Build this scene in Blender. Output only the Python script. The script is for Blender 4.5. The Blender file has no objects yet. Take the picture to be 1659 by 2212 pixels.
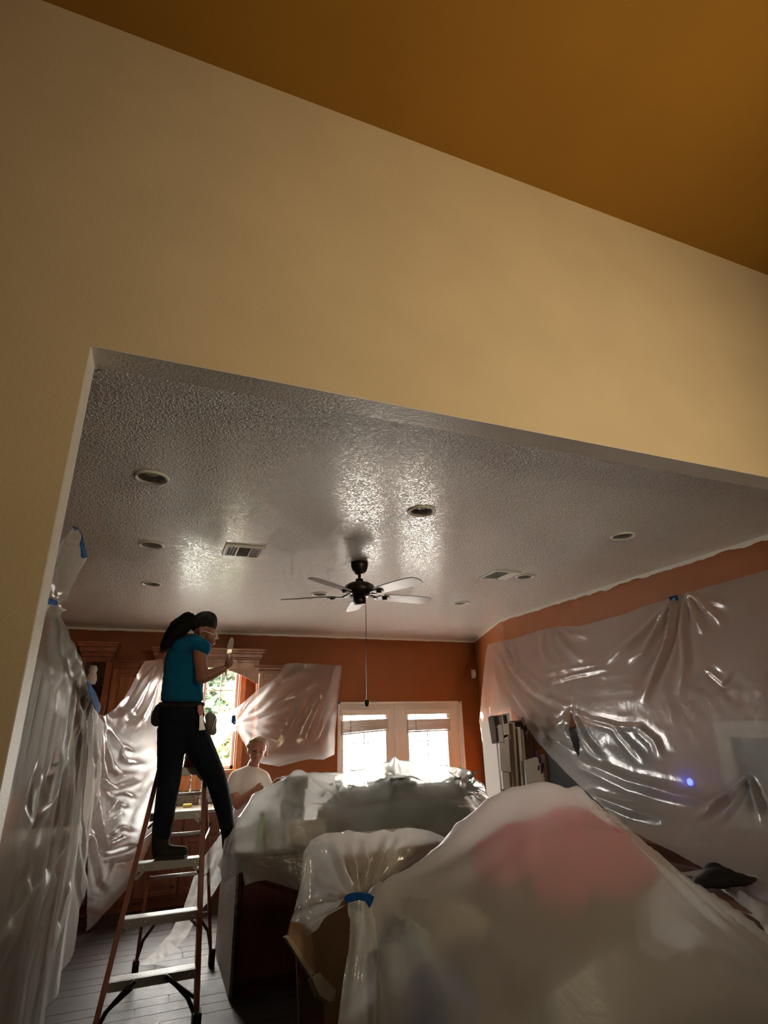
import bpy, bmesh, math, random
import numpy as np
from mathutils import Vector, Matrix, noise
from mathutils.geometry import delaunay_2d_cdt

random.seed(7); np.random.seed(7)
SC = bpy.context.scene
COL = SC.collection

# ------------------------------------------------------------------ camera
W_, H_, FPX = 1659, 2212, 1193.256
YAW, PIT, ROL = math.radians(21.8716), math.radians(21.0673), math.radians(-1.3541)
CAM = Vector((0.0, 0.0, 1.79))
_f0 = Vector((math.sin(YAW), math.cos(YAW), 0)); _r0 = Vector((math.cos(YAW), -math.sin(YAW), 0)); _u0 = Vector((0, 0, 1))
FW = _f0*math.cos(PIT) + _u0*math.sin(PIT)
_u1 = _u0*math.cos(PIT) - _f0*math.sin(PIT)
RT = _r0*math.cos(ROL) + _u1*math.sin(ROL)
UP = _u1*math.cos(ROL) - _r0*math.sin(ROL)
cd = bpy.data.cameras.new('camera'); cam = bpy.data.objects.new('camera', cd); COL.objects.link(cam)
cd.sensor_fit = 'HORIZONTAL'; cd.sensor_width = 36.0; cd.lens = FPX/W_*36.0; cd.clip_start = 0.02
cam.matrix_world = Matrix(((RT.x, UP.x, -FW.x, CAM.x), (RT.y, UP.y, -FW.y, CAM.y), (RT.z, UP.z, -FW.z, CAM.z), (0, 0, 0, 1)))
SC.camera = cam

# ------------------------------------------------------------------ sky, light, exposure
wd = bpy.data.worlds.new('sky'); SC.world = wd; wd.use_nodes = True
bg = wd.node_tree.nodes['Background']
bg.inputs[0].default_value = (1.0, 0.965, 0.90, 1); bg.inputs[1].default_value = 92.0
SC.view_settings.view_transform = 'Standard'; SC.view_settings.look = 'None'
SC.view_settings.gamma = 1.0; SC.view_settings.use_curve_mapping = False
SC.view_settings.exposure = 0.0

def area_light(name, loc, direction, sx, sy, energy, color, portal=False):
    l = bpy.data.lights.new(name, 'AREA'); l.shape = 'RECTANGLE'; l.size = sx; l.size_y = sy
    l.energy = energy; l.color = color
    o = bpy.data.objects.new(name, l); COL.objects.link(o)
    o.location = loc; o.rotation_euler = Vector(direction).to_track_quat('-Z', 'Z').to_euler()
    if portal: l.cycles.is_portal = True
    return o
area_light('portal_window', (0.6, 8.25, 1.95), (0, -1, 0), 1.0, 1.4, 1, (1, 1, 1), True)
area_light('portal_doors', (3.44, 8.25, 1.05), (0, -1, 0), 2.0, 2.15, 1, (1, 1, 1), True)
lm = bpy.data.lights.new('living_room_lamp', 'SPOT'); lm.energy = 235; lm.color = (1.0, 0.82, 0.53); lm.shadow_soft_size = 0.3; lm.spot_size = math.radians(128); lm.spot_blend = 1.0
lo = bpy.data.objects.new('living_room_lamp', lm); COL.objects.link(lo); lo.location = (2.1, -0.9, 2.8)
lo.rotation_euler = Vector((-0.22, 1.0, 0.24)).to_track_quat('-Z', 'Z').to_euler()

# ------------------------------------------------------------------ pixel helpers (points at their real distance)
def ray(px, py):
    return FW + RT*((px-829.5)/FPX) - UP*((py-1106.0)/FPX)
def P(px, py, Y):
    d = ray(px, py); return CAM + d*(Y/d.y)
def PZ(px, py, Z):
    d = ray(px, py); return CAM + d*((Z-CAM.z)/d.z)
def PX(px, py, X):
    d = ray(px, py); return CAM + d*((X-CAM.x)/d.x)
def proj(p):
    v = Vector(p)-CAM; w = v.dot(FW)
    return 829.5+FPX*v.dot(RT)/w, 1106.0-FPX*v.dot(UP)/w

# ------------------------------------------------------------------ materials
MATS = {}
def mat(name, col, rough=0.6, metal=0.0, var=0.0, vscale=8.0, bump=0.0, bscale=40.0, spec=0.5, stretch=None, coat=0.0, detail=4):
    if name in MATS: return MATS[name]
    m = bpy.data.materials.new(name); m.use_nodes = True; MATS[name] = m
    nt = m.node_tree; b = nt.nodes['Principled BSDF']
    b.inputs['Base Color'].default_value = (*col, 1); b.inputs['Roughness'].default_value = rough
    b.inputs['Metallic'].default_value = metal; b.inputs['Specular IOR Level'].default_value = spec
    b.inputs['Coat Weight'].default_value = coat
    tc = nt.nodes.new('ShaderNodeTexCoord'); mp = nt.nodes.new('ShaderNodeMapping')
    nt.links.new(tc.outputs['Object'], mp.inputs[0])
    if stretch: mp.inputs['Scale'].default_value = stretch
    if var > 0:
        n = nt.nodes.new('ShaderNodeTexNoise'); n.inputs['Scale'].default_value = vscale; n.inputs['Detail'].default_value = detail
        nt.links.new(mp.outputs[0], n.inputs['Vector'])
        r = nt.nodes.new('ShaderNodeValToRGB')
        r.color_ramp.elements[0].position = 0.3; r.color_ramp.elements[1].position = 0.7
        r.color_ramp.elements[0].color = (*[c*(1-var) for c in col], 1)
        r.color_ramp.elements[1].color = (*[min(1, c*(1+var)) for c in col], 1)
        nt.links.new(n.outputs['Fac'], r.inputs[0]); nt.links.new(r.outputs[0], b.inputs['Base Color'])
    if bump > 0:
        n2 = nt.nodes.new('ShaderNodeTexNoise'); n2.inputs['Scale'].default_value = bscale; n2.inputs['Detail'].default_value = 3
        nt.links.new(mp.outputs[0], n2.inputs['Vector'])
        bp = nt.nodes.new('ShaderNodeBump'); bp.inputs['Strength'].default_value = bump; bp.inputs['Distance'].default_value = 0.01
        nt.links.new(n2.outputs['Fac'], bp.inputs['Height']); nt.links.new(bp.outputs[0], b.inputs['Normal'])
    return m

def plastic(name, tint=(0.86, 0.85, 0.82), clear=0.30, trans=0.44, gloss=0.06, rough=0.20, blur=0.0, bump=0.18, bscale=14.0, graze=0.26):
    m = bpy.data.materials.new(name); m.use_nodes = True; nt = m.node_tree; nd = nt.nodes
    for n in list(nd):
        if n.type != 'OUTPUT_MATERIAL': nd.remove(n)
    out = nd['Material Output']
    tc = nd.new('ShaderNodeTexCoord')
    n1 = nd.new('ShaderNodeTexNoise'); n1.inputs['Scale'].default_value = bscale; n1.inputs['Detail'].default_value = 4; n1.inputs['Distortion'].default_value = 1.6
    nt.links.new(tc.outputs['Object'], n1.inputs['Vector'])
    bp = nd.new('ShaderNodeBump'); bp.inputs['Strength'].default_value = bump; bp.inputs['Distance'].default_value = 0.012
    nt.links.new(n1.outputs['Fac'], bp.inputs['Height'])
    tr = nd.new('ShaderNodeBsdfTransparent'); tr.inputs[0].default_value = (0.97, 0.96, 0.95, 1)
    tl = nd.new('ShaderNodeBsdfTranslucent'); tl.inputs[0].default_value = (*tint, 1)
    df = nd.new('ShaderNodeBsdfDiffuse'); df.inputs[0].default_value = (*tint, 1)
    gl = nd.new('ShaderNodeBsdfGlossy'); gl.inputs['Roughness'].default_value = rough; gl.inputs[0].default_value = (0.95, 0.95, 0.95, 1)
    for s in (tl, df, gl): nt.links.new(bp.outputs[0], s.inputs['Normal'])
    m1 = nd.new('ShaderNodeMixShader'); m1.inputs[0].default_value = trans/(1-clear-gloss)
    nt.links.new(df.outputs[0], m1.inputs[1]); nt.links.new(tl.outputs[0], m1.inputs[2])
    src = tr.outputs[0]
    if blur > 0:
        rf = nd.new('ShaderNodeBsdfRefraction'); rf.inputs['IOR'].default_value = 1.12; rf.inputs['Roughness'].default_value = blur
        m0 = nd.new('ShaderNodeMixShader'); m0.inputs[0].default_value = 0.7
        nt.links.new(tr.outputs[0], m0.inputs[1]); nt.links.new(rf.outputs[0], m0.inputs[2]); src = m0.outputs[0]
    m2 = nd.new('ShaderNodeMixShader'); m2.inputs[0].default_value = clear/(1-gloss)
    nt.links.new(m1.outputs[0], m2.inputs[1]); nt.links.new(src, m2.inputs[2])
    lw = nd.new('ShaderNodeLayerWeight'); lw.inputs[0].default_value = 0.5; nt.links.new(bp.outputs[0], lw.inputs['Normal'])
    pw_ = nd.new('ShaderNodeMath'); pw_.operation = 'POWER'; pw_.inputs[1].default_value = 4.0; nt.links.new(lw.outputs['Facing'], pw_.inputs[0])
    ma = nd.new('ShaderNodeMath'); ma.operation = 'MULTIPLY_ADD'; ma.use_clamp = True; ma.inputs[1].default_value = graze; ma.inputs[2].default_value = gloss
    nt.links.new(pw_.outputs[0], ma.inputs[0])
    # film seen edge-on is thicker, hence cloudier
    pc_ = nd.new('ShaderNodeMath'); pc_.operation = 'POWER'; pc_.inputs[1].default_value = 1.6; nt.links.new(lw.outputs['Facing'], pc_.inputs[0])
    mc_ = nd.new('ShaderNodeMath'); mc_.operation = 'MULTIPLY_ADD'; mc_.use_clamp = True; mc_.inputs[1].default_value = -0.6*clear/(1-gloss); mc_.inputs[2].default_value = 1.06*clear/(1-gloss)
    nt.links.new(pc_.outputs[0], mc_.inputs[0]); nt.links.new(mc_.outputs[0], m2.inputs[0])
    m3 = nd.new('ShaderNodeMixShader'); nt.links.new(ma.outputs[0], m3.inputs[0])
    nt.links.new(m2.outputs[0], m3.inputs[1]); nt.links.new(gl.outputs[0], m3.inputs[2])
    nt.links.new(m3.outputs[0], out.inputs[0])
    MATS[name] = m
    return m

def glass(name, tint=(0.98, 0.98, 0.98), gl=0.06):
    m = bpy.data.materials.new(name); m.use_nodes = True; nt = m.node_tree; nd = nt.nodes
    for n in list(nd):
        if n.type != 'OUTPUT_MATERIAL': nd.remove(n)
    t = nd.new('ShaderNodeBsdfTransparent'); t.inputs[0].default_value = (*tint, 1)
    g = nd.new('ShaderNodeBsdfGlossy'); g.inputs['Roughness'].default_value = 0.03
    mx = nd.new('ShaderNodeMixShader'); mx.inputs[0].default_value = gl
    nt.links.new(t.outputs[0], mx.inputs[1]); nt.links.new(g.outputs[0], mx.inputs[2]); nt.links.new(mx.outputs[0], nd['Material Output'].inputs[0])
    MATS[name] = m; return m

def emit(name, col, s):
    m = bpy.data.materials.new(name); m.use_nodes = True; nt = m.node_tree
    b = nt.nodes['Principled BSDF']; b.inputs['Base Color'].default_value = (*col, 1)
    b.inputs['Emission Color'].default_value = (*col, 1); b.inputs['Emission Strength'].default_value = s
    MATS[name] = m; return m

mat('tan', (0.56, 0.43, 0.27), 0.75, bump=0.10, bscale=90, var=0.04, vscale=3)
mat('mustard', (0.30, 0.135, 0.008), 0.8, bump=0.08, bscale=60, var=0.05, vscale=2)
mat('jamb', (0.66, 0.63, 0.58), 0.5, bump=0.35, bscale=75)
mat('soffit', (0.70, 0.64, 0.56), 0.35, bump=0.3, bscale=75, spec=0.8)
mat('orange', (0.235, 0.066, 0.009), 0.62, bump=0.10, bscale=80, var=0.06, vscale=4)
mat('whitepaint', (0.82, 0.80, 0.76), 0.45, bump=0.1, bscale=70)
mat('white_trim', (0.80, 0.77, 0.73), 0.4)
mat('blind', (0.56, 0.50, 0.46), 0.6, bump=0.1, bscale=120)
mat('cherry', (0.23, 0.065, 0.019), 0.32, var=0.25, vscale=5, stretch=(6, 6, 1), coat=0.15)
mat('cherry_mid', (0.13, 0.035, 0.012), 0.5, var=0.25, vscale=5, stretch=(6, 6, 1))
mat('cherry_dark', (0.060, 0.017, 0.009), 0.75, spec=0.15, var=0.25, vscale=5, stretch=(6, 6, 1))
mat('window_wood', (0.46, 0.15, 0.035), 0.35, var=0.2, vscale=6, stretch=(6, 6, 1))
mat('bronze', (0.022, 0.016, 0.013), 0.42, metal=0.5)
mat('blade_grey', (0.42, 0.40, 0.40), 0.3, var=0.1, vscale=4, stretch=(1, 8, 1))
mat('can_white', (0.86, 0.84, 0.80), 0.35)
mat('can_inner', (0.62, 0.60, 0.56), 0.35)
mat('lamp_off', (0.75, 0.74, 0.72), 0.2)
mat('granite', (0.20, 0.17, 0.13), 0.25, var=0.7, vscale=70, detail=6)
mat('stone_tile', (0.16, 0.115, 0.08), 0.5, var=0.5, vscale=40)
mat('aluminium', (0.42, 0.41, 0.39), 0.42, metal=0.75)
mat('fibreglass', (0.20, 0.048, 0.016), 0.45, var=0.1, vscale=6)
mat('red_plastic', (0.22, 0.015, 0.012), 0.3)
mat('black_rubber', (0.012, 0.012, 0.012), 0.6)
mat('chrome', (0.75, 0.73, 0.70), 0.12, metal=1.0)
mat('blue_tape', (0.006, 0.06, 0.22), 0.9, spec=0.1, bump=0.2, bscale=80)
mat('blue_shirt', (0.003, 0.10, 0.20), 0.9, spec=0.15, var=0.08, vscale=12, bump=0.3, bscale=18)
mat('navy', (0.007, 0.009, 0.016), 0.9, spec=0.2, bump=0.3, bscale=30)
mat('boot', (0.016, 0.014, 0.011), 0.8, spec=0.25)
mat('black_cloth', (0.010, 0.008, 0.007), 0.9, bump=0.3, bscale=40)
mat('hair_black', (0.004, 0.0035, 0.0035), 0.75, spec=0.2)
mat('skin', (0.28, 0.12, 0.075), 0.5, var=0.06, vscale=14)
mat('skin_ruddy', (0.42, 0.19, 0.12), 0.5, var=0.06, vscale=14)
mat('hair_grey', (0.30, 0.20, 0.13), 0.7, var=0.3, vscale=40)
mat('white_cotton', (0.80, 0.76, 0.75), 0.9, bump=0.3, bscale=22)
mat('pale_plastic', (0.75, 0.70, 0.62), 0.4)
mat('pink_handle', (0.62, 0.22, 0.20), 0.5)
mat('steel', (0.60, 0.58, 0.56), 0.3, metal=0.9)
mat('bristle', (0.52, 0.47, 0.40), 0.8, bump=0.4, bscale=60, stretch=(8, 8, 1))
mat('wood_dark', (0.10, 0.040, 0.020), 0.5, var=0.25, vscale=5, stretch=(1, 8, 8))
mat('cardboard', (0.24, 0.14, 0.07), 0.8, var=0.08, vscale=10)
mat('cream_wood', (0.30, 0.24, 0.17), 0.6, var=0.15, vscale=8)
mat('pink_fabric', (0.62, 0.07, 0.17), 0.9, bump=0.2, bscale=20, var=0.25, vscale=9)
mat('blue_fabric', (0.03, 0.10, 0.36), 0.9)
mat('pale_blue', (0.35, 0.50, 0.66), 0.9)
mat('grey_fabric', (0.22, 0.20, 0.18), 0.9)
mat('grey_dark', (0.05, 0.045, 0.04), 0.7)
mat('brown_leather', (0.22, 0.09, 0.035), 0.5)
mat('leaf_dark', (0.02, 0.045, 0.015), 0.5)
mat('leaf_outdoor', (0.019, 0.044, 0.014), 0.6, var=0.6, vscale=2)
mat('leaf_bright', (0.042, 0.060, 0.006), 0.6, var=0.3, vscale=2)
mat('leaf_cool', (0.026, 0.050, 0.026), 0.6, var=0.6, vscale=2)
mat('bark', (0.12, 0.08, 0.05), 0.9)
mat('patio', (0.78, 0.76, 0.72), 0.8, var=0.1, vscale=2)
mat('lawn', (0.16, 0.30, 0.07), 0.9, var=0.3, vscale=3)
mat('terracotta', (0.35, 0.12, 0.05), 0.8)
mat('ceramic', (0.75, 0.72, 0.68), 0.25)
mat('paper', (0.82, 0.80, 0.78), 0.8)
mat('photo_grey', (0.34, 0.29, 0.28), 0.3)
mat('photo_dark', (0.06, 0.04, 0.05), 0.3)
mat('book_brown', (0.16, 0.09, 0.06), 0.6)
mat('purple_paint', (0.12, 0.05, 0.14), 0.6)
mat('tv_black', (0.010, 0.008, 0.009), 0.5, spec=0.2)
mat('frame_beige', (0.52, 0.45, 0.36), 0.5)
mat('mirror_dark', (0.05, 0.05, 0.05), 0.12)
mat('yellow_sponge', (0.60, 0.50, 0.10), 0.9)
mat('green_bottle', (0.22, 0.40, 0.05), 0.3)
mat('plaster', (0.55, 0.50, 0.44), 0.8)
glass('pane'); glass('cab_glass', (0.55, 0.52, 0.50), 0.10)
emit('blue_led', (0.05, 0.07, 1.0), 12.0)
PL = plastic('poly_sheet')
PLF = plastic('poly_sheet_frosted', clear=0.38, trans=0.34, gloss=0.04, rough=0.35, blur=0.30, bump=0.2, bscale=5)
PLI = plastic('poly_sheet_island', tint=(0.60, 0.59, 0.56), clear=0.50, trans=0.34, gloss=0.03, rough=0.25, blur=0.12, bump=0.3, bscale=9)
PLD = plastic('poly_sheet_wall', tint=(0.80, 0.79, 0.77), clear=0.52, trans=0.22, gloss=0.045, graze=0.15, rough=0.19, blur=0.12, bump=0.18, bscale=9)
PLB = plastic('poly_sheet_window', tint=(0.74, 0.74, 0.73), clear=0.24, trans=0.54, gloss=0.06, rough=0.2, bump=0.18, bscale=12)
PLE = plastic('poly_sheet_cabinet', tint=(0.72, 0.71, 0.68), clear=0.60, trans=0.22, gloss=0.05, rough=0.22, bump=0.15, bscale=9)
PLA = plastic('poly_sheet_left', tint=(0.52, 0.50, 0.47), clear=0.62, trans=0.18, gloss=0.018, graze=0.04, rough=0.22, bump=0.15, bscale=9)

# textured glossy ceiling
m = mat('ceiling_texture', (0.88, 0.86, 0.78), 0.24, spec=1.0, coat=1.0)
m.node_tree.nodes['Principled BSDF'].inputs['Coat Roughness'].default_value = 0.20
nt = m.node_tree; b = nt.nodes['Principled BSDF']
tc = nt.nodes.new('ShaderNodeTexCoord')
n1 = nt.nodes.new('ShaderNodeTexNoise'); n1.inputs['Scale'].default_value = 72; n1.inputs['Detail'].default_value = 2.5; n1.inputs['Distortion'].default_value = 0.8
rp = nt.nodes.new('ShaderNodeValToRGB'); rp.color_ramp.elements[0].position = 0.42; rp.color_ramp.elements[1].position = 0.60
nt.links.new(tc.outputs['Object'], n1.inputs['Vector']); nt.links.new(n1.outputs['Fac'], rp.inputs[0])
bp = nt.nodes.new('ShaderNodeBump'); bp.inputs['Strength'].default_value = 0.62; bp.inputs['Distance'].default_value = 0.006
nt.links.new(rp.outputs[0], bp.inputs['Height']); nt.links.new(bp.outputs[0], b.inputs['Normal']); nt.links.new(bp.outputs[0], b.inputs['Coat Normal'])

# dark plank floor
m = mat('plank', (0.034, 0.024, 0.021), 0.30, var=0.35, vscale=9, stretch=(0.6, 9, 1), bump=0.5, bscale=26, spec=0.4)

# ------------------------------------------------------------------ mesh builder
class MB:
    def __init__(s): s.v = []; s.f = []
    def add(s, vs, fs):
        o = len(s.v); s.v += [tuple(v) for v in vs]; s.f += [tuple(i+o for i in f) for f in fs]; return s
    def box(s, x0, x1, y0, y1, z0, z1):
        return s.add([(x0, y0, z0), (x1, y0, z0), (x1, y1, z0), (x0, y1, z0), (x0, y0, z1), (x1, y0, z1), (x1, y1, z1), (x0, y1, z1)],
              [(0, 3, 2, 1), (4, 5, 6, 7), (0, 1, 5, 4), (1, 2, 6, 5), (2, 3, 7, 6), (3, 0, 4, 7)])
    def bar(s, a, b, w, h, up=(0, 0, 1)):
        a = Vector(a); b = Vector(b); d = (b-a).normalized(); u = Vector(up)
        x = d.cross(u)
        if x.length < 1e-4: x = d.cross(Vector((1, 0, 0)))
        x.normalize(); y = x.cross(d).normalized()
        vs = []
        for p in (a, b):
            for sx, sy in ((-1, -1), (1, -1), (1, 1), (-1, 1)): vs.append(p + x*sx*w/2 + y*sy*h/2)
        return s.add(vs, [(0, 1, 2, 3), (7, 6, 5, 4), (0, 4, 5, 1), (1, 5, 6, 2), (2, 6, 7, 3), (3, 7, 4, 0)])
    def tube(s, pts, rad, n=10, cap=True):
        pts = [Vector(p) for p in pts]; k = len(pts)
        if not hasattr(rad, '__len__'): rad = [rad]*k
        ref = None; vs = []
        for i, p in enumerate(pts):
            d = (pts[min(i+1, k-1)]-pts[max(i-1, 0)]).normalized()
            if ref is None:
                ref = d.cross(Vector((0, 0, 1)))
                if ref.length < 1e-3: ref = d.cross(Vector((1, 0, 0)))
            ref = (ref - d*ref.dot(d)).normalized(); o = d.cross(ref)
            for j in range(n):
                a = 2*math.pi*j/n; vs.append(p + (ref*math.cos(a)+o*math.sin(a))*rad[i])
        fs = []
        for i in range(k-1):
            for j in range(n): fs.append((i*n+j, i*n+(j+1) % n, (i+1)*n+(j+1) % n, (i+1)*n+j))
        if cap: fs += [tuple(range(n))[::-1], tuple(range((k-1)*n, k*n))]
        return s.add(vs, fs)
    def lathe(s, prof, n=24, o=(0, 0, 0), axis=None):
        q = Vector((0, 0, 1)).rotation_difference(Vector(axis)) if axis else None
        vs = []; o = Vector(o)
        for r, z in prof:
            for j in range(n):
                a = 2*math.pi*j/n; p = Vector((r*math.cos(a), r*math.sin(a), z))
                vs.append(o + (q @ p if q else p))
        fs = []
        for i in range(len(prof)-1):
            for j in range(n): fs.append((i*n+j, i*n+(j+1) % n, (i+1)*n+(j+1) % n, (i+1)*n+j))
        return s.add(vs, fs)
    def prism(s, poly, d):
        d = Vector(d); k = len(poly); vs = [Vector(p) for p in poly]; vs += [p+d for p in vs]
        return s.add(vs, [tuple(range(k))[::-1], tuple(range(k, 2*k))] + [(i, (i+1) % k, k+(i+1) % k, k+i) for i in range(k)])
    def ell(s, c, r, rot=None, nu=16, nv=10):
        c = Vector(c); vs = []
        for i in range(nv+1):
            t = math.pi*i/nv
            for j in range(nu):
                a = 2*math.pi*j/nu; p = Vector((r[0]*math.sin(t)*math.cos(a), r[1]*math.sin(t)*math.sin(a), r[2]*math.cos(t)))
                vs.append(c + (rot @ p if rot else p))
        fs = [(i*nu+j, (i+1)*nu+j, (i+1)*nu+(j+1) % nu, i*nu+(j+1) % nu) for i in range(nv) for j in range(nu)]
        return s.add(vs, fs)
    def cap(s, a, ra, b, rb, n=12):
        a = Vector(a); b = Vector(b); d = (b-a); L = d.length; d = d/max(L, 1e-6)
        pts = []; rad = []
        for t in (-90, -60, -30, 0):
            pts.append(a + d*ra*math.sin(math.radians(t))); rad.append(max(ra*math.cos(math.radians(t)), ra*0.02))
        for t in (0, 30, 60, 90):
            pts.append(b + d*rb*math.sin(math.radians(t))); rad.append(max(rb*math.cos(math.radians(t)), rb*0.02))
        return s.tube(pts, rad, n)
    def build(s, name, material, parent=None, smooth=False, bevel=0, org=None):
        me = bpy.data.meshes.new(name); me.from_pydata(s.v, [], s.f); me.update()
        bm = bmesh.new(); bm.from_mesh(me)
        bmesh.ops.recalc_face_normals(bm, faces=bm.faces); bm.to_mesh(me); bm.free()
        o = bpy.data.objects.new(name, me); COL.objects.link(o)
        me.materials.append(MATS[material] if isinstance(material, str) else material)
        if smooth:
            for p in me.polygons: p.use_smooth = True
        if bevel:
            md = o.modifiers.new('bevel', 'BEVEL'); md.width = bevel; md.segments = 2; md.limit_method = 'ANGLE'
        if parent is not None:
            o.parent = parent; o.matrix_parent_inverse = parent.matrix_basis.inverted()
        return o

def thing(name, label, cat, loc, group=None):
    o = bpy.data.objects.new(name, None); COL.objects.link(o); o.empty_display_size = 0.05
    o.location = loc; return tag(o, label, cat, group)
def tag(o, label, cat, group=None):
    o['label'] = label; o['category'] = cat
    if group: o['group'] = group
    return o
def struct(o, label=None):
    o['kind'] = 'structure'
    if label: o['label'] = label
    return o
def adopt(o, parent):
    o.parent = parent; o.matrix_parent_inverse = parent.matrix_basis.inverted(); return o
def share(src, name, loc, parent, rot=None, scale=None):
    o = bpy.data.objects.new(name, src.data); COL.objects.link(o)
    o.location = loc
    if rot: o.rotation_euler = rot
    if scale: o.scale = scale
    if parent is not None: o.parent = parent; o.matrix_parent_inverse = parent.matrix_basis.inverted()
    return o

ZC = 3.04; ZH = 3.0; YN, YF = 1.772, 1.892; XJ = -0.335; XR = 4.08; YB = 8.044; XL = -1.22; ZL = 4.62
KX, KY = 4.777, 6.13

# ================================================================== SETTING
struct(MB().box(-4.2, 5.7, -5.2, YF, -0.1, 0.0).box(XL-0.2, 5.2, YF, YB+0.2, -0.1, 0.0).build('floor', 'plank'), 'dark plank floor')
fl = bpy.data.objects['floor']
pw, pl = 0.135, 1.15
pm = MB().box(-pl/2+0.002, pl/2-0.002, -pw/2+0.002, pw/2-0.002, 0.0, 0.008).build('plank', 'plank', fl, bevel=0.003)
pm.location = (-0.6, 4.2, 0)
for r in range(26):
    for c in range(2):
        x = -0.6 + c*pl + (r*0.37 % 1)*0.6; y = 4.2 + r*pw
        if (r, c) != (0, 0): share(pm, 'plank', (x, y, -0.0005*((r*7+c*3) % 4)), fl)
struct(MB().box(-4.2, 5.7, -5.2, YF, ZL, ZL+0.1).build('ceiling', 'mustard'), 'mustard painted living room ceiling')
struct(MB().box(XL-0.2, 5.0, YF, YB+0.2, ZC, ZC+0.12).build('ceiling', 'ceiling_texture'), 'glossy textured white kitchen ceiling')
struct(MB().box(-4.2, XJ, YN, YF, 0, ZL).box(XJ, 5.7, YN, YF, ZH, ZL).box(XR, 5.7, YN, YF, 0, ZH).build('wall_front', 'tan'), 'tan painted wall above the wide kitchen opening')
# textured plaster lining of the opening (jamb and soffit)
struct(MB().box(XJ, XJ+0.003, YN+0.001, YF+0.002, 0, ZH).build('trim_1', 'jamb'), 'pale textured side of the opening')
struct(MB().box(XJ, XR, YN+0.001, YF+0.002, ZH-0.003, ZH).build('trim_2', 'soffit'), 'pale textured underside of the header')
struct(MB().box(-4.3, -4.2, -5.2, YF, 0, ZL).build('wall_living_left', 'tan'))
struct(MB().box(5.7, 5.8, -5.2, YF, 0, ZL).build('wall_living_right', 'tan'))
struct(MB().box(-4.3, 5.8, -5.3, -5.2, 0, ZL).build('wall_living_rear', 'tan'))
struct(MB().box(XL-0.15, XL, YF, YB+0.15, 0, ZC).build('wall_left', 'orange'))
struct(MB().box(XR, XR+0.15, YF, KY, 0, ZC).build('wall_right', 'orange'), 'burnt orange right wall')
struct(MB().prism([(XR, KY, 0), (KX, YB, 0), (KX+0.3, YB, 0), (XR+0.15, KY-0.2, 0)], (0, 0, ZC)).build('wall_corner', 'orange'), 'short angled burnt orange wall')
# back wall with window and door openings
WX0, WX1, WZ0, WZ1 = 0.10, 1.035, 1.30, 2.66
DX0, DX1, DZ1 = 2.44, 4.43, 2.11
struct(MB().box(XL-0.15, WX0, YB, YB+0.15, 0, ZC).box(WX0, WX1, YB, YB+0.15, 0, WZ0).box(WX0, WX1, YB, YB+0.15, WZ1, ZC)
       .box(WX1, DX0, YB, YB+0.15, 0, ZC).box(DX0, DX1, YB, YB+0.15, DZ1, ZC).box(DX1, 5.2, YB, YB+0.15, 0, ZC).build('wall_back', 'orange'), 'burnt orange back wall')
# ragged white paint line under the ceiling
def ragged(name, a, b, nrm, h0, h1, seed, step=0.03):
    a = Vector(a); b = Vector(b); n = int((b-a).length/step); vs = []; fs = []
    for i in range(n+1):
        p = a.lerp(b, i/n)
        k = noise.noise((i*0.16, seed, 0))*0.5+0.5; k2 = noise.noise((i*0.55, seed+9, 0))*0.5+0.5
        h = h0 + (h1-h0)*(0.55*k**2+0.45*k2*k)
        for off in (0.0, 0.004): 
            q = p + Vector(nrm)*off; vs.append(q); vs.append(q-Vector((0, 0, h)))
    for i in range(n):
        o = i*4; fs += [(o, o+1, o+5, o+4), (o+2, o+6, o+7, o+3), (o+1, o+3, o+7, o+5), (o, o+4, o+6, o+2)]
    return struct(MB().add(vs, fs).build(name, 'whitepaint'), 'ragged white paint line along the ceiling edge')
ragged('trim_3', (XR, YF, ZC), (XR, KY, ZC), (-1, 0, 0), 0.012, 0.085, 3.1)
ragged('trim_4', (XR, KY, ZC), (KX, YB, ZC), (-0.94, -0.34, 0), 0.012, 0.03, 5.2)
ragged('trim_5', (XL, YB, ZC), (KX, YB, ZC), (0, -1, 0), 0.022, 0.04, 8.3)

# ---- kitchen window
win = struct(bpy.data.objects.new('window_1', None), 'kitchen window with white sashes and wood jambs'); COL.objects.link(win); win.location = (0.57, YB, WZ0)
MB().box(WX1, WX1+0.10, YB-0.03, YB+0.12, WZ0-0.05, 2.62).build('wood_jamb', 'window_wood', win, bevel=0.006)
MB().box(WX1+0.02, WX1+0.045, YB-0.045, YB-0.03, WZ0-0.05, 2.62).build('jamb_bead', 'window_wood', win, bevel=0.004)
MB().box(WX0-0.10, WX0, YB-0.03, YB+0.12, WZ0-0.05, 2.62).build('wood_jamb', 'window_wood', win, bevel=0.006)
MB().box(WX0-0.14, WX1+0.14, YB-0.07, YB+0.12, WZ0-0.04, WZ0).build('window_sill', 'window_wood', win, bevel=0.006)
xm = 0.565
for a, b in ((WX0, xm), (xm+0.02, WX1)):
    fr = MB()
    for bx in ((a, a+0.035, WZ0, WZ1), (b-0.035, b, WZ0, WZ1), (a, b, WZ0, WZ0+0.04), (a, b, WZ1-0.04, WZ1), (a, b, 1.925, 1.985)):
        fr.box(bx[0], bx[1], YB+0.03, YB+0.08, bx[2], bx[3])
    sash = fr.build('sash', 'white_trim', win)
    for z0, z1 in ((WZ0+0.04, 1.925), (1.985, WZ1-0.04)):
        MB().box(a+0.035, b-0.035, YB+0.053, YB+0.057, z0, z1).build('pane', 'pane', sash)
    mb = MB(); c = (a+b)/2
    mb.box(c-0.007, c+0.007, YB+0.045, YB+0.065, WZ0+0.04, WZ1-0.04)
    for z in (2.27, 1.64): mb.box(a+0.035, b-0.035, YB+0.045, YB+0.065, z-0.007, z+0.007)
    mb.build('muntin', 'white_trim', sash)

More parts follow.
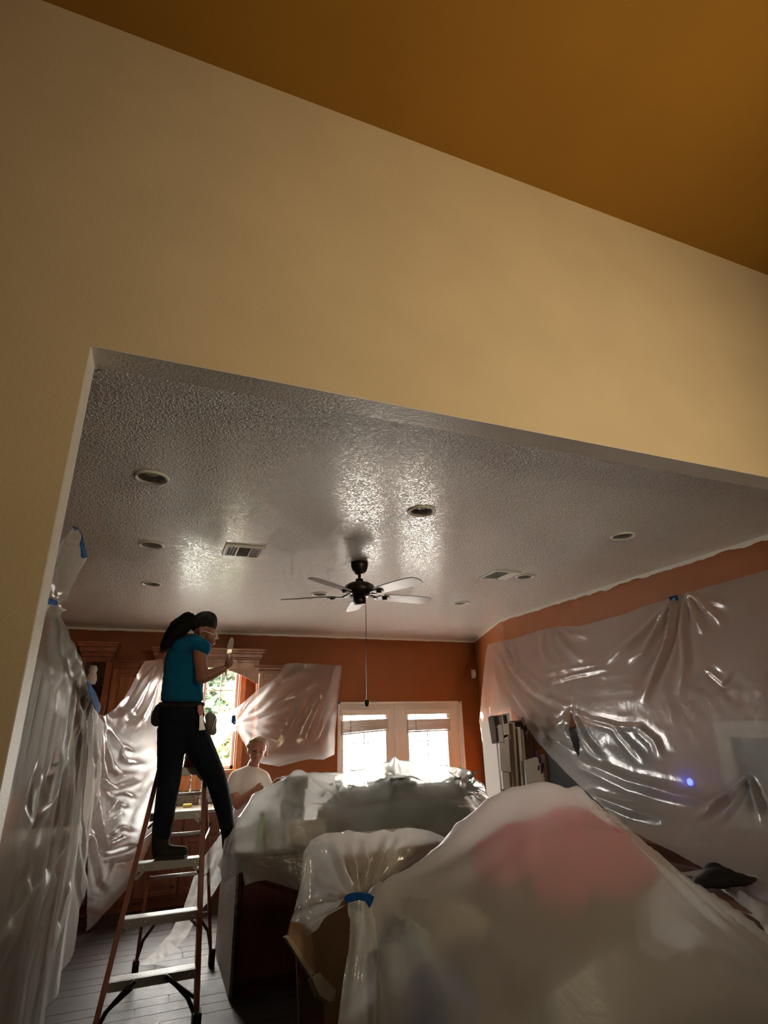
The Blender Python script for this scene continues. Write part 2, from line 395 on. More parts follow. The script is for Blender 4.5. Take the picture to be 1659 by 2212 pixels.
# ---- french doors
cas = MB().box(DX0, DX0+0.045, YB-0.02, YB+0.14, 0, DZ1).box(DX1-0.045, DX1, YB-0.02, YB+0.14, 0, DZ1).box(DX0, DX1, YB-0.02, YB+0.14, DZ1-0.03, DZ1).box(DX1-0.012, DX1+0.012, YB-0.035, YB-0.02, 0, DZ1)
struct(cas.build('trim_6', 'white_trim', bevel=0.004), 'white french door frame')
struct(MB().box(DX1+0.013, DX1+0.075, YB-0.012, YB-0.001, 0, DZ1-0.04).build('trim_7', 'orange'), 'orange painted door casing')
def door(name, a, b, g0, g1, label):
    d = struct(bpy.data.objects.new(name, None), label); COL.objects.link(d); d.location = ((a+b)/2, YB+0.05, 0)
    mb = MB(); y0, y1 = YB+0.015, YB+0.06; z0, z1 = 0.25, 1.96
    mb.box(a, g0, y0, y1, 0, DZ1-0.03).box(g1, b, y0, y1, 0, DZ1-0.03).box(g0, g1, y0, y1, 0, z0).box(g0, g1, y0, y1, z1, DZ1-0.03)
    mb.build('door_leaf', 'white_trim', d)
    bd = MB()
    for bx in ((g0-0.02, g0, z0-0.02, z1+0.02), (g1, g1+0.02, z0-0.02, z1+0.02), (g0, g1, z0-0.02, z0), (g0, g1, z1, z1+0.02)): bd.box(bx[0], bx[1], y0-0.012, y0+0.003, bx[2], bx[3])
    bd.build('glazing_bead', 'white_trim', d, bevel=0.003)
    MB().box(g0, g1, YB+0.036, YB+0.041, z0, z1).build('pane', 'pane', d)
    mu = MB(); c = (g0+g1)/2
    mu.box(c-0.006, c+0.006, YB+0.033, YB+0.044, z0, z1)
    for z in (0.51, 0.86, 1.205, 1.555): mu.box(g0, g1, YB+0.033, YB+0.044, z-0.006, z+0.006)
    mu.build('muntin', 'bronze', d)
    MB().lathe([(0.0, 0), (0.026, 0), (0.026, 0.012), (0.012, 0.016), (0.012, 0.05), (0.0, 0.05)], 14, (b-0.06 if g0 < 3 else a+0.06, y0, 1.0), (0, -1, 0)).build('door_handle', 'steel', d)
    return d
door('door_1', DX0+0.045, 3.343, 2.535, 3.175, 'left white french door with grilled glass')
door('door_2', 3.352, DX1-0.045, 3.545, 4.18, 'right white french door with grilled glass')
struct(MB().box(3.325, 3.37, YB-0.012, YB+0.014, 0, DZ1-0.03).build('trim_8', 'white_trim', bevel=0.004), 'meeting strip between the french doors')
def blind(x0, x1, zb, tilt, label):
    t = thing('window_blind', label, 'blind', ((x0+x1)/2, YB, 2.0), 'raised blinds on the french doors')
    MB().box(x0-0.02, x1+0.02, YB-0.05, YB+0.012, 1.925, 2.005).build('headrail', 'white_trim', t, bevel=0.006)
    n = 8; h = 1.83-zb
    for i in range(n):
        z = zb+0.03+h*0.9*i/(n-1); k = 1-(i/(n-1))
        sl = MB(); ys = []
        sl.prism([(x0, YB-0.045, z-0.006), (x0, YB+0.002, z+0.004), (x0, YB+0.002, z+0.020), (x0, YB-0.045, z+0.010)], (x1-x0, 0, tilt*(0.4+0.6*k)))
        sl.build('slat', 'blind', t)
    MB().prism([(x0, YB-0.048, zb), (x0, YB+0.004, zb), (x0, YB+0.004, zb+0.022), (x0, YB-0.048, zb+0.022)], (x1-x0, 0, tilt)).build('bottom_rail', 'blind', t)
    MB().tube([(x0+0.12, YB-0.055, 1.94), (x0+0.125, YB-0.057, 1.40)], 0.005, 8).build('tilt_wand', 'grey_fabric', t)
    return t
blind(2.50, 3.20, 1.665, 0.045, 'raised blind on the left french door, bottom edge sloping')
blind(3.515, 4.215, 1.675, 0.01, 'raised blind on the right french door near the wall sensor')

# ================================================================== OUTSIDE
struct(MB().box(-14, 18, YB+0.16, 40, -0.25, -0.12).build('ground_patio', 'patio'), 'pale sunlit patio outside')
def tree(name, label, x, y, h, rx, z0, mt, n, leaf, seed):
    rnd = random.Random(seed)
    t = thing(name, label, 'tree', (x, y, -0.12))
    tr = MB(); tr.tube([(x, y, -0.15), (x+0.1, y, z0*0.6+0.4), (x-0.05, y+0.1, h*0.7)], [0.11, 0.08, 0.03], 8)
    for k in range(7):
        a = rnd.uniform(0, 6.28); zz = rnd.uniform(z0+0.2, h*0.75)
        tr.tube([(x, y, zz-0.3), (x+math.cos(a)*rx*0.5, y+math.sin(a)*rx*0.5, zz+0.1), (x+math.cos(a)*rx*0.85, y+math.sin(a)*rx*0.85, zz+0.5)], [0.035, 0.022, 0.008], 6)
    tr.build('trunk', 'bark', t)
    lf = MB(); cl = [(rnd.gauss(0, rx*0.42), rnd.gauss(0, rx*0.42), rnd.uniform(z0, h)) for _ in range(int(n/45)+4)]
    for i in range(n):
        c = rnd.choice(cl); p = Vector((x+c[0]+rnd.gauss(0, 0.17), y+c[1]+rnd.gauss(0, 0.17), c[2]+rnd.gauss(0, 0.15)))
        if p.z < 0: continue
        d = Vector((rnd.gauss(0, 1), rnd.gauss(0, 1), rnd.gauss(-0.3, 0.6))).normalized(); s = d.cross(Vector((rnd.gauss(0, 1), rnd.gauss(0, 1), rnd.gauss(0, 1)))).normalized()
        L = leaf*rnd.uniform(0.7, 1.3)
        nrm = d.cross(s)*L*0.12
        lf.add([p, p+d*L*0.5+s*L*0.26+nrm, p+d*L, p+d*L*0.5-s*L*0.26+nrm], [(0, 1, 2), (0, 2, 3)])
    o = lf.build('foliage', mt, t); o['kind'] = 'stuff'
    return t
tree('garden_tree', 'mid green garden tree filling the kitchen window', 1.25, 12.6, 3.5, 0.75, 1.0, 'leaf_outdoor', 4200, 0.17, 1)
tree('garden_tree', 'cool green taller tree far behind the kitchen window', 1.75, 16.5, 4.4, 1.1, 0.8, 'leaf_cool', 4200, 0.26, 2)
tree('garden_shrub', 'bright yellow-green shrub low outside the kitchen window', 1.42, 10.7, 2.02, 0.24, 1.45, 'leaf_bright', 1800, 0.12, 3)
tree('garden_shrub', 'low green shrub under the kitchen window', 1.2, 9.4, 1.05, 0.4, 0.3, 'leaf_outdoor', 1400, 0.10, 4)

# ================================================================== CEILING FIXTURES
def can_light(x, y, label):
    t = thing('recessed_light', label, 'ceiling light', (x, y, ZC), 'recessed ceiling lights')
    n = 32
    MB().lathe([(0.068, -0.004), (0.078, -0.012), (0.088, -0.008), (0.090, 0.0), (0.068, 0.0), (0.068, -0.004)], n, (x, y, ZC)).build('trim_ring', 'can_white', t, True)
    MB().lathe([(0.069, -0.002), (0.066, 0.02), (0.060, 0.065), (0.058, 0.09), (0.0, 0.09)], n, (x, y, ZC)).build('baffle', 'can_inner', t, True)
    MB().lathe([(0.0, 0.012), (0.025, 0.014), (0.046, 0.026), (0.050, 0.05), (0.03, 0.088), (0.0, 0.088)], n, (x, y, ZC)).build('bulb', 'lamp_off', t, True)
LX = (-0.149, 1.427, 3.047); LY = (2.92, 4.142, 5.355)
can_light(LX[0], LY[0], 'recessed ceiling light nearest the left jamb of the opening')
can_light(LX[0], LY[1], 'recessed ceiling light directly left of the square vent')
can_light(LX[0], LY[2], 'recessed ceiling light farthest back on the left, above the cabinets')
can_light(LX[1], LY[0], 'recessed ceiling light in the bright shine in front of the fan')
can_light(LX[1], LY[2], 'recessed ceiling light behind the left fan blade')
can_light(LX[2], LY[0], 'recessed ceiling light nearest the right edge, above the wall sheet')
can_light(LX[2], LY[1], 'recessed ceiling light touching the right vent')
can_light(LX[2], LY[2], 'recessed ceiling light farthest back on the right, above the french doors')
# the cans need holes: cut them in the kitchen ceiling
ko = [o for o in bpy.data.objects if o.name.startswith('ceiling') and o.get('label', '').startswith('glossy')][0]
bm = bmesh.new(); bm.from_mesh(ko.data)
low = [f for f in bm.faces if f.normal.z < -0.9]
bmesh.ops.delete(bm, geom=low, context='FACES_ONLY')
pts = [Vector((XL-0.2, YF)), Vector((5.0, YF)), Vector((5.0, YB+0.2)), Vector((XL-0.2, YB+0.2))]; ed = [(0, 1), (1, 2), (2, 3), (3, 0)]
faces_in = [[0, 1, 2, 3]]; holes = []
for x in LX:
    for y in LY:
        if (x, y) == (LX[1], LY[1]): continue
        s = len(pts); k = 32
        pts += [Vector((x+0.069*math.cos(2*math.pi*j/k), y+0.069*math.sin(2*math.pi*j/k))) for j in range(k)]
        ed += [(s+j, s+(j+1) % k) for j in range(k)]; holes.append((x, y))
r = delaunay_2d_cdt(pts, ed, [], 1, 1e-6)
vv = [bm.verts.new((p.x, p.y, ZC)) for p in r[0]]
for f in r[2]:
    c = sum((r[0][i] for i in f), Vector((0, 0)))/len(f)
    if any((c.x-x)**2+(c.y-y)**2 < 0.069**2 for x, y in holes): continue
    nf = bm.faces.new([vv[i] for i in f]); nf.normal_update()
    if nf.normal.z > 0: nf.normal_flip()
bm.to_mesh(ko.data); bm.free()

def vent(c, sx, sy, label, style):
    x, y = c; t = thing('ceiling_vent', label, 'vent', (x, y, ZC), 'ceiling air vents')
    fr = MB(); w = 0.022; z0, z1 = ZC-0.014, ZC
    for bx in ((x-sx, x+sx, y-sy, y-sy+w), (x-sx, x+sx, y+sy-w, y+sy), (x-sx, x-sx+w, y-sy+w, y+sy-w), (x+sx-w, x+sx, y-sy+w, y+sy-w)): fr.box(*bx, z0, z1)
    fr.build('frame', 'can_white', t, bevel=0.003)
    MB().box(x-sx+w, x+sx-w, y-sy+w, y+sy-w, ZC-0.002, ZC-0.0005).build('duct_backing', 'tv_black', t)
    def sl(a, b, wd, tl):
        MB().bar(a, b, wd, 0.002, up=(tl[0], tl[1], 1)).build('slat', 'can_white', t)
    ix, iy = sx-w, sy-w
    if style == 0:
        for k in range(4):
            for sgn in (-1, 1):
                xx = x + sgn*(ix*0.42+ix*0.52*k/3.0); sl((xx, y-iy, ZC-0.010), (xx, y+iy, ZC-0.010), 0.019, (sgn*0.9, 0))
        for k in range(6):
            yy = y-iy+iy*2*(k+0.5)/6; sl((x-ix*0.34, yy, ZC-0.010), (x+ix*0.34, yy, ZC-0.010), 0.022, (0, -0.5))
        for s in (-1, 1): MB().box(x+s*ix*0.37-0.003, x+s*ix*0.37+0.003, y-iy, y+iy, z0, z1).build('divider', 'can_white', t)
    else:
        for k in range(9):
            xx = x-ix+2*ix*(k+0.5)/9; sl((xx, y-iy, ZC-0.010), (xx, y+iy, ZC-0.010), 0.017, (-0.7 if k < 6 else 0.9, 0))
v0 = PZ(526, 1189, ZC); vent((v0.x, v0.y), 0.145, 0.135, 'white air vent in the shine between left lights and fan', 0)
v1 = PZ(1080, 1241, ZC); vent((v1.x, v1.y), 0.14, 0.14, 'white air vent right of the fan', 1)

# ---- ceiling fan
FX, FY = 1.437, 4.15
fan = thing('ceiling_fan', 'dark bronze five blade ceiling fan with long pull chain', 'fan', (FX, FY, ZC))
MB().lathe([(0.0, 0), (0.070, 0), (0.070, -0.03), (0.060, -0.07), (0.035, -0.098), (0.0, -0.10)], 28, (FX, FY, ZC)).build('canopy', 'bronze', fan, True)
MB().tube([(FX, FY, ZC-0.09), (FX, FY, ZC-0.17)], 0.013, 12).build('downrod', 'bronze', fan, True)
MB().lathe([(0.0, -0.135), (0.03, -0.14), (0.035, -0.165), (0.08, -0.175), (0.115, -0.195), (0.125, -0.225), (0.118, -0.255), (0.085, -0.275), (0.07, -0.29), (0.0, -0.29)], 32, (FX, FY, ZC)).build('motor_housing', 'bronze', fan, True)
MB().lathe([(0.0, -0.285), (0.052, -0.287), (0.052, -0.325), (0.045, -0.345), (0.0, -0.35)], 24, (FX, FY, ZC)).build('switch_housing', 'bronze', fan, True)
BZ = 2.765
for k in range(5):
    a = math.radians(4.5+72*k); d = Vector((math.cos(a), math.sin(a), 0)); s = Vector((-math.sin(a), math.cos(a), 0)); tl = -0.20
    def bp_(r_, w_, dz=0.0): return Vector((FX, FY, BZ+dz)) + d*r_ + (s*math.cos(tl)+Vector((0, 0, math.sin(tl))))*w_
    outl = [(0.205, -0.050), (0.30, -0.060), (0.45, -0.068), (0.58, -0.068), (0.635, -0.055), (0.655, -0.022), (0.655, 0.022), (0.635, 0.055), (0.58, 0.068), (0.45, 0.068), (0.30, 0.060), (0.205, 0.050)]
    n_ = (s*math.cos(tl)+Vector((0, 0, math.sin(tl)))).cross(d); n_ = n_ if n_.z > 0 else -n_
    bl = MB().prism([bp_(r_, w_) for r_, w_ in outl], n_*0.008).build('blade', 'blade_grey', fan)
    ir = MB(); ir.bar(Vector((FX, FY, BZ+0.02))+d*0.06, bp_(0.14, 0, -0.008), 0.03, 0.012); ir.bar(bp_(0.13, 0, -0.010), bp_(0.17, 0.03, -0.006), 0.016, 0.008); ir.bar(bp_(0.13, 0, -0.010), bp_(0.17, -0.03, -0.006), 0.016, 0.008)
    ir.prism([bp_(0.16, -0.036, -0.008), bp_(0.25, -0.028, -0.008), bp_(0.27, 0, -0.008), bp_(0.25, 0.028, -0.008), bp_(0.16, 0.036, -0.008)], n_*0.006)
    ir.ell(bp_(0.225, 0, -0.012), (0.022, 0.022, 0.010))
    ir.build('blade_iron', 'bronze', fan)
cx = FX+0.045
MB().tube([(cx, FY-0.02, BZ-0.06), (cx, FY-0.02, 1.96)], 0.0022, 6).build('pull_chain', 'bronze', fan)
MB().lathe([(0.0, 0.035), (0.016, 0.032), (0.019, 0.012), (0.010, -0.012), (0.0, -0.016)], 14, (cx, FY-0.02, 1.935)).build('chain_knob', 'bronze', fan, True)
MB().lathe([(0.0, 0.0), (0.007, -0.004), (0.0, -0.018)], 10, (cx, FY-0.02, 1.922)).build('knob_tip', 'ceramic', fan, True)

# ---- wall sensor
t = thing('motion_sensor', 'small white motion sensor high on the orange wall by the corner', 'sensor', (4.70, YB, 2.52))
MB().prism([(4.668, YB-0.001, 2.45), (4.668, YB-0.035, 2.47), (4.668, YB-0.045, 2.54), (4.668, YB-0.03, 2.585), (4.668, YB-0.001, 2.59)], (0.065, 0, 0)).build('housing', 'ceramic', t, bevel=0.005)
MB().box(4.68, 4.72, YB-0.050, YB-0.042, 2.50, 2.535).build('lens', 'paper', t)

# ================================================================== CABINETS
def cab_unit(name, label, x0, x1, yf, yb, z0, z1, mt, rows, group=None, crown=0.0, toe=False, axis='y', arch=False):
    """cabinet whose front faces -y (axis y) or +x (axis x: then x0..x1 runs along y and yf/yb are x of front/back)"""
    def T(p):
        if axis == 'y': return p
        return (p[1], p[0], p[2])
    def bx(mb, a0, a1, b0, b1, c0, c1):
        p = T((a0, b0, 0)); q = T((a1, b1, 0))
        mb.box(min(p[0], q[0]), max(p[0], q[0]), min(p[1], q[1]), max(p[1], q[1]), c0, c1); return mb
    sg = -1 if axis == 'y' else 1
    c = T(((x0+x1)/2, (yf+yb)/2, 0))
    t = thing(name, label, 'cabinet', (c[0], c[1], z0), group)
    zb = z0+0.10 if toe else z0
    b = bx(MB(), x0, x1, yf, yb, zb, z1)
    if toe: bx(b, x0, x1, yf-sg*0.06, yb, z0, zb)
    b.build('body', mt, t)
    for (rz0, rz1, kind, cols) in rows:
        w = (x1-x0)/cols
        for i in range(cols):
            a0 = x0+i*w+0.012; a1 = x0+(i+1)*w-0.012
            fw = 0.055
            if kind == 'drawer':
                d = bx(MB(), a0, a1, yf+sg*0.02, yf+sg*0.001, rz0, rz1).build('drawer', mt, t, bevel=0.004)
                q = T(((a0+a1)/2, yf+sg*0.02, 0))
                MB().lathe([(0, 0), (0.008, 0), (0.008, 0.012), (0.016, 0.018), (0.012, 0.028), (0, 0.03)], 12, (q[0], q[1], (rz0+rz1)/2), (0, -1, 0) if axis == 'y' else (1, 0, 0)).build('knob', 'bronze', d, True)
            else:
                f = MB()
                for r in ((a0, a0+fw, rz0, rz1), (a1-fw, a1, rz0, rz1), (a0+fw, a1-fw, rz0, rz0+fw), (a0+fw, a1-fw, rz1-fw, rz1)):
                    bx(f, r[0], r[1], yf+sg*0.022, yf+sg*0.001, r[2], r[3])
                d = f.build('door', mt, t, bevel=0.004)
                if kind == 'glass':
                    bx(MB(), a0+fw, a1-fw, yf+sg*0.010, yf+sg*0.006, rz0+fw, rz1-fw).build('pane', 'cab_glass', d)
                else:
                    bx(MB(), a0+fw, a1-fw, yf+sg*0.009, yf+sg*0.001, rz0+fw, rz1-fw).build('panel', mt, d)
                    bx(MB(), a0+fw+0.03, a1-fw-0.03, yf+sg*0.018, yf+sg*0.009, rz0+fw+0.03, rz1-fw-0.03).build('raised_field', mt, d, bevel=0.006)
                q = T((a1-0.03 if i % 2 == 0 else a0+0.03, yf+sg*0.022, 0))
                MB().lathe([(0, 0), (0.008, 0), (0.008, 0.012), (0.016, 0.018), (0.012, 0.028), (0, 0.03)], 12, (q[0], q[1], rz0+0.08), (0, -1, 0) if axis == 'y' else (1, 0, 0)).build('knob', 'bronze', d, True)
    if crown:
        steps = [(0.012, 0.0, 0.035), (0.025, 0.035, 0.05), (0.045, 0.05, 0.10), (0.075, 0.10, 0.125), (0.095, 0.125, 0.15)]
        for o_, h0, h1 in steps:
            k = crown/0.15
            bx(MB(), x0-o_*0.6, x1+o_*0.6, yf+sg*o_, yb, z1+h0*k, z1+h1*k).build('crown_moulding', mt, t, bevel=0.004)
    return t
cab_unit('wall_cabinet', 'tall glass-door wall cabinet with crown above the left sheet', -0.885, -0.535, 7.66, YB-0.002, 1.45, 2.64, 'cherry', [(1.46, 2.63, 'glass', 1)], crown=0.17)
cab_unit('wall_cabinet', 'panelled wall cabinet between glass cabinet and kitchen window', -0.53, -0.06, 7.70, YB-0.002, 1.45, 2.54, 'cherry', [(1.46, 2.50, 'panel', 1)], crown=0.06)
cab_unit('wall_cabinet', 'wall cabinet under plastic left of the french doors', 1.245, 2.30, 7.76, YB-0.002, 1.45, 2.49, 'cherry', [(1.46, 2.47, 'panel', 2)], crown=0.08)
t = thing('figurine', 'white owl figurine behind the cabinet glass', 'figurine', P(196, 1478, 7.78))
MB().lathe([(0, 0), (0.045, 0.0), (0.06, 0.05), (0.05, 0.11), (0.04, 0.13), (0.05, 0.17), (0.035, 0.21), (0, 0.22)], 14, P(196, 1478, 7.615)).build('body', 'ceramic', t, True)
# arched valance bridging the window
t = thing('window_valance', 'arched wooden valance with crown bridging over the kitchen window', 'valance', (0.6, 7.72, 2.4))
poly = [(-0.055, 7.70, 2.60), (-0.055, 7.70, 2.33)]
for k in range(17):
    u = k/16; x = 0.0+u*1.2; poly.append((x, 7.70, 2.345+0.185*(1-(2*u-1)**2)))
poly += [(1.24, 7.70, 2.33), (1.24, 7.70, 2.60)]
MB().prism(poly, (0, 0.025, 0)).build('arch_board', 'cherry', t)
for o_, h0, h1 in [(0.012, 2.60, 2.64), (0.03, 2.64, 2.66), (0.055, 2.66, 2.71), (0.085, 2.71, 2.74), (0.105, 2.74, 2.77)]:
    MB().box(-0.05-o_*0.6, 1.24+o_*0.6, 7.70-o_, 7.76, h0, h1).build('crown_moulding', 'cherry', t, bevel=0.004)
MB().box(-0.05, 1.24, 7.725, YB-0.002, 2.60, 2.62).build('top_board', 'cherry', t)
# back run of base cabinets
bx_ = [(-0.50, 0.0), (0.0, 0.45), (0.45, 1.05), (1.05, 1.70), (1.70, 2.32)]
wh = ['beside the hanging left sheet', 'behind the ladder steps', 'under the faucet', 'behind the man', 'next to the french doors']
for (a, b), w in zip(bx_, wh):
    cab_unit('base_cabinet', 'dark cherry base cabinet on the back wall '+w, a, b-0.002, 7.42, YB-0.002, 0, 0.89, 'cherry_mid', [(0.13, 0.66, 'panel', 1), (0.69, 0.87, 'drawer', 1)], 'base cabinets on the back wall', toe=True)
tag(MB().box(-0.52, 2.34, 7.385, YB-0.002, 0.891, 0.93).build('worktop', 'granite', bevel=0.006), 'speckled granite worktop along the back wall', 'worktop')
tag(MB().box(-0.52, 2.34, YB-0.022, YB-0.002, 0.931, 1.08).build('backsplash', 'granite', bevel=0.003), 'speckled granite backsplash strip under the window', 'backsplash')
tag(MB().box(-0.05, 1.24, YB-0.020, YB-0.002, 1.082, 1.255).build('wood_apron', 'window_wood', bevel=0.003), 'orange wooden board below the window sill', 'panel')
# faucet
fb = P(431, 1737, 7.86); fb.z = 0.931
t = thing('faucet', 'chrome gooseneck faucet seen between the ladder rails', 'faucet', fb)
MB().lathe([(0, 0), (0.03, 0), (0.03, 0.012), (0.02, 0.02), (0.016, 0.06), (0, 0.06)], 14, fb).build('base', 'chrome', t, True)
g = [fb+Vector((0, 0, z)) for z in (0.04, 0.2, 0.32)]
for k in range(1, 9):
    a = math.pi*k/8; g.append(fb+Vector((-0.065+0.065*math.cos(a), -0.05*(1-math.cos(a))*0.5, 0.32+0.07*math.sin(a))))
g.append(g[-1]+Vector((0, 0, -0.05)))
MB().tube(g, 0.012, 10).build('neck', 'chrome', t, True)
MB().lathe([(0.012, 0), (0.014, -0.03), (0.018, -0.035), (0.016, -0.06), (0.024, -0.12), (0.0, -0.122)], 14, g[-1]).build('spray_head', 'chrome', t, True)
MB().tube([fb+Vector((0.015, 0, 0.05)), fb+Vector((0.07, -0.02, 0.11))], [0.009, 0.006], 8).build('lever', 'chrome', t, True)
p = P(405, 1739, 7.72); p.z = 0.931
tag(MB().box(p.x-0.05, p.x+0.05, p.y-0.03, p.y+0.03, p.z, p.z+0.035).build('sponge', 'yellow_sponge', bevel=0.008), 'yellow sponge on the worktop behind the ladder', 'sponge')
# left run
for k, (a, b) in enumerate([(3.30, 4.2), (4.2, 5.1), (5.1, 6.0), (6.0, 6.88)]):
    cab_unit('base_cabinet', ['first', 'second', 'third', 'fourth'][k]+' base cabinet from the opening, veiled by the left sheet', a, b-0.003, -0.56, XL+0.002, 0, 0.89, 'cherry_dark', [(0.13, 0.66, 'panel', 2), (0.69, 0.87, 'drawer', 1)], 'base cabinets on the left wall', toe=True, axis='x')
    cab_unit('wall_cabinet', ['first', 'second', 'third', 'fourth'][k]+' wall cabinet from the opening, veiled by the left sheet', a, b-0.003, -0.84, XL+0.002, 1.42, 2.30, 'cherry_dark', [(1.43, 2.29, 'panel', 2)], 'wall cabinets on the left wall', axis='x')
tag(MB().box(XL+0.002, -0.535, 3.28, 6.9, 0.891, 0.93).build('worktop', 'granite', bevel=0.006), 'dark worktop of the left run veiled by plastic', 'worktop')
t = thing('refrigerator', 'tall dark refrigerator behind the left sheet beside the jamb', 'refrigerator', (-0.86, 2.75, 0))
MB().box(XL+0.02, -0.64, 2.28, 3.22, 0.02, 1.80).build('body', 'tv_black', t, bevel=0.01)
for y0, y1 in ((2.285, 2.745), (2.755, 3.215)):
    d = MB().box(-0.639, -0.58, y0, y1, 0.06, 1.79).build('door', 'tv_black', t, bevel=0.01)
    yy = y1-0.05 if y0 < 2.5 else y0+0.05
    MB().tube([(-0.58, yy, 0.7), (-0.54, yy, 0.72), (-0.54, yy, 1.5), (-0.58, yy, 1.52)], 0.012, 8).build('handle', 'steel', d, True)
cab_unit('bridge_cabinet', 'dark cabinet near the ceiling beside the jamb, wrapped in plastic', 2.12, 2.92, -0.49, XL+0.002, 2.30, 2.60, 'cherry_dark', [(2.32, 2.58, 'panel', 2)], axis='x')

# ================================================================== LADDER
lad = thing('stepladder', 'orange fibreglass stepladder with aluminium steps and black feet', 'ladder', (0.2, 5.1, 0))
AP = Vector((0.27, 5.36, 1.74))          # apex centre
def fr(side, z):    # front rail centre at height z
    u = z/1.74; w = 0.305*(1-u)+0.155*u
    c = Vector((0.17, 4.62, 0)).lerp(Vector((0.285, 5.30, 1.74)), u)
    return c + Vector((side*w, -side*0.05*(1-u)*0.0, 0))
def rr(side, z):
    u = z/1.74; w = 0.285*(1-u)+0.15*u
    c = Vector((0.375, 5.62, 0)).lerp(Vector((0.285, 5.43, 1.74)), u)
    return c + Vector((side*w, 0, 0))
for sd in (-1, 1):
    MB().bar(fr(sd, 0.06), fr(sd, 1.72), 0.034, 0.085, up=(0, -1, 0.3)).build('front_rail', 'fibreglass', lad, bevel=0.003)
    MB().bar(rr(sd, 0.08), rr(sd, 1.70), 0.024, 0.048, up=(0, 1, 0)).build('rear_rail', 'fibreglass', lad, bevel=0.003)
    f = fr(sd, 0.0); MB().box(f.x-0.028, f.x+0.028, f.y-0.05, f.y+0.055, 0.009, 0.10).build('foot', 'black_rubber', lad, bevel=0.008)
    f = rr(sd, 0.0); MB().box(f.x-0.024, f.x+0.024, f.y-0.035, f.y+0.035, 0.009, 0.13).build('foot', 'black_rubber', lad, bevel=0.01)
for k, z in enumerate((0.30, 0.60, 0.90, 1.20, 1.50)):
    a, b = fr(-1, z), fr(1, z)
    st = MB().box(a.x+0.012, b.x-0.012, a.y-0.042, a.y+0.048, z-0.004, z)
    st.box(a.x+0.012, b.x-0.012, a.y-0.044, a.y-0.040, z-0.052, z); st.box(a.x+0.012, b.x-0.012, a.y+0.045, a.y+0.048, z-0.035, z)
    for j in range(6): st.box(a.x+0.012, b.x-0.012, a.y-0.034+j*0.014, a.y-0.030+j*0.014, z, z+0.003)
    so = st.build('step', 'aluminium', lad)
    for xx in (a.x+0.05, b.x-0.05, (a.x*0.7+b.x*0.3), ): MB().lathe([(0, 0.0), (0.006, 0.0), (0.005, 0.004), (0, 0.005)], 8, (xx, a.y-0.044, z-0.028), (0, -1, 0)).build('rivet', 'steel', so)
    for sd, e in ((1, a), (-1, b)):
        MB().bar((e.x+sd*0.008, e.y-0.03, z-0.16 if k == 0 else z-0.10), (e.x+sd*(0.16 if k == 0 else 0.06), e.y-0.03, z-0.05), 0.018, 0.004 if k else 0.02, up=(0, 1, 0)).build('brace', 'bronze' if k == 0 else 'aluminium', lad)
for sd in (-1, 1):   # curved lower front braces
    e = fr(sd, 0.05); MB().tube([e+Vector((-sd*0.01, 0.02, 0.02)), e+Vector((-sd*0.06, 0.03, 0.11)), e+Vector((-sd*0.14, 0.03, 0.19)), e+Vector((-sd*0.21, 0.03, 0.245))], 0.014, 8).build('brace', 'bronze', lad, True)
    e = rr(sd, 0.13); MB().tube([e, e+Vector((-sd*0.03, 0, 0.12)), e+Vector((-sd*0.12, 0, 0.24))], 0.012, 8).build('brace', 'bronze', lad, True)
for z in (0.38, 0.68, 0.98, 1.28):
    MB().tube([rr(-1, z), rr(1, z)], 0.013, 10).build('rear_bar', 'aluminium', lad, True)
for sd in (-1, 1):
    MB().bar(fr(sd, 1.0)+Vector((sd*0.02, 0.03, 0)), rr(sd, 1.0)+Vector((sd*0.02, 0, 0)), 0.004, 0.022).build('spreader', 'aluminium', lad)
MB().prism([(0.285-0.19, 5.22, 1.70), (0.285+0.19, 5.22, 1.70), (0.285+0.18, 5.50, 1.70), (0.285-0.18, 5.50, 1.70)], (0, 0, 0.055)).build('top_cap', 'red_plastic', lad, bevel=0.012)
# small pail on upper step
q = Vector((0.36, 5.235, 1.503))
t = thing('paint_pail', 'small dark red paint pail on the ladder behind the woman', 'pail', q)
MB().lathe([(0.0, 0.0), (0.085, 0.0), (0.072, 0.15), (0.076, 0.155), (0.070, 0.157), (0.068, 0.02), (0, 0.02)], 20, q).build('body', 'red_plastic', t, True)
hp = [q+Vector((0.075*math.cos(a), 0.0, 0.14+0.06*math.sin(a))) for a in [math.pi*k/10 for k in range(11)]]
MB().tube(hp, 0.003, 6).build('handle', 'steel', t, True)

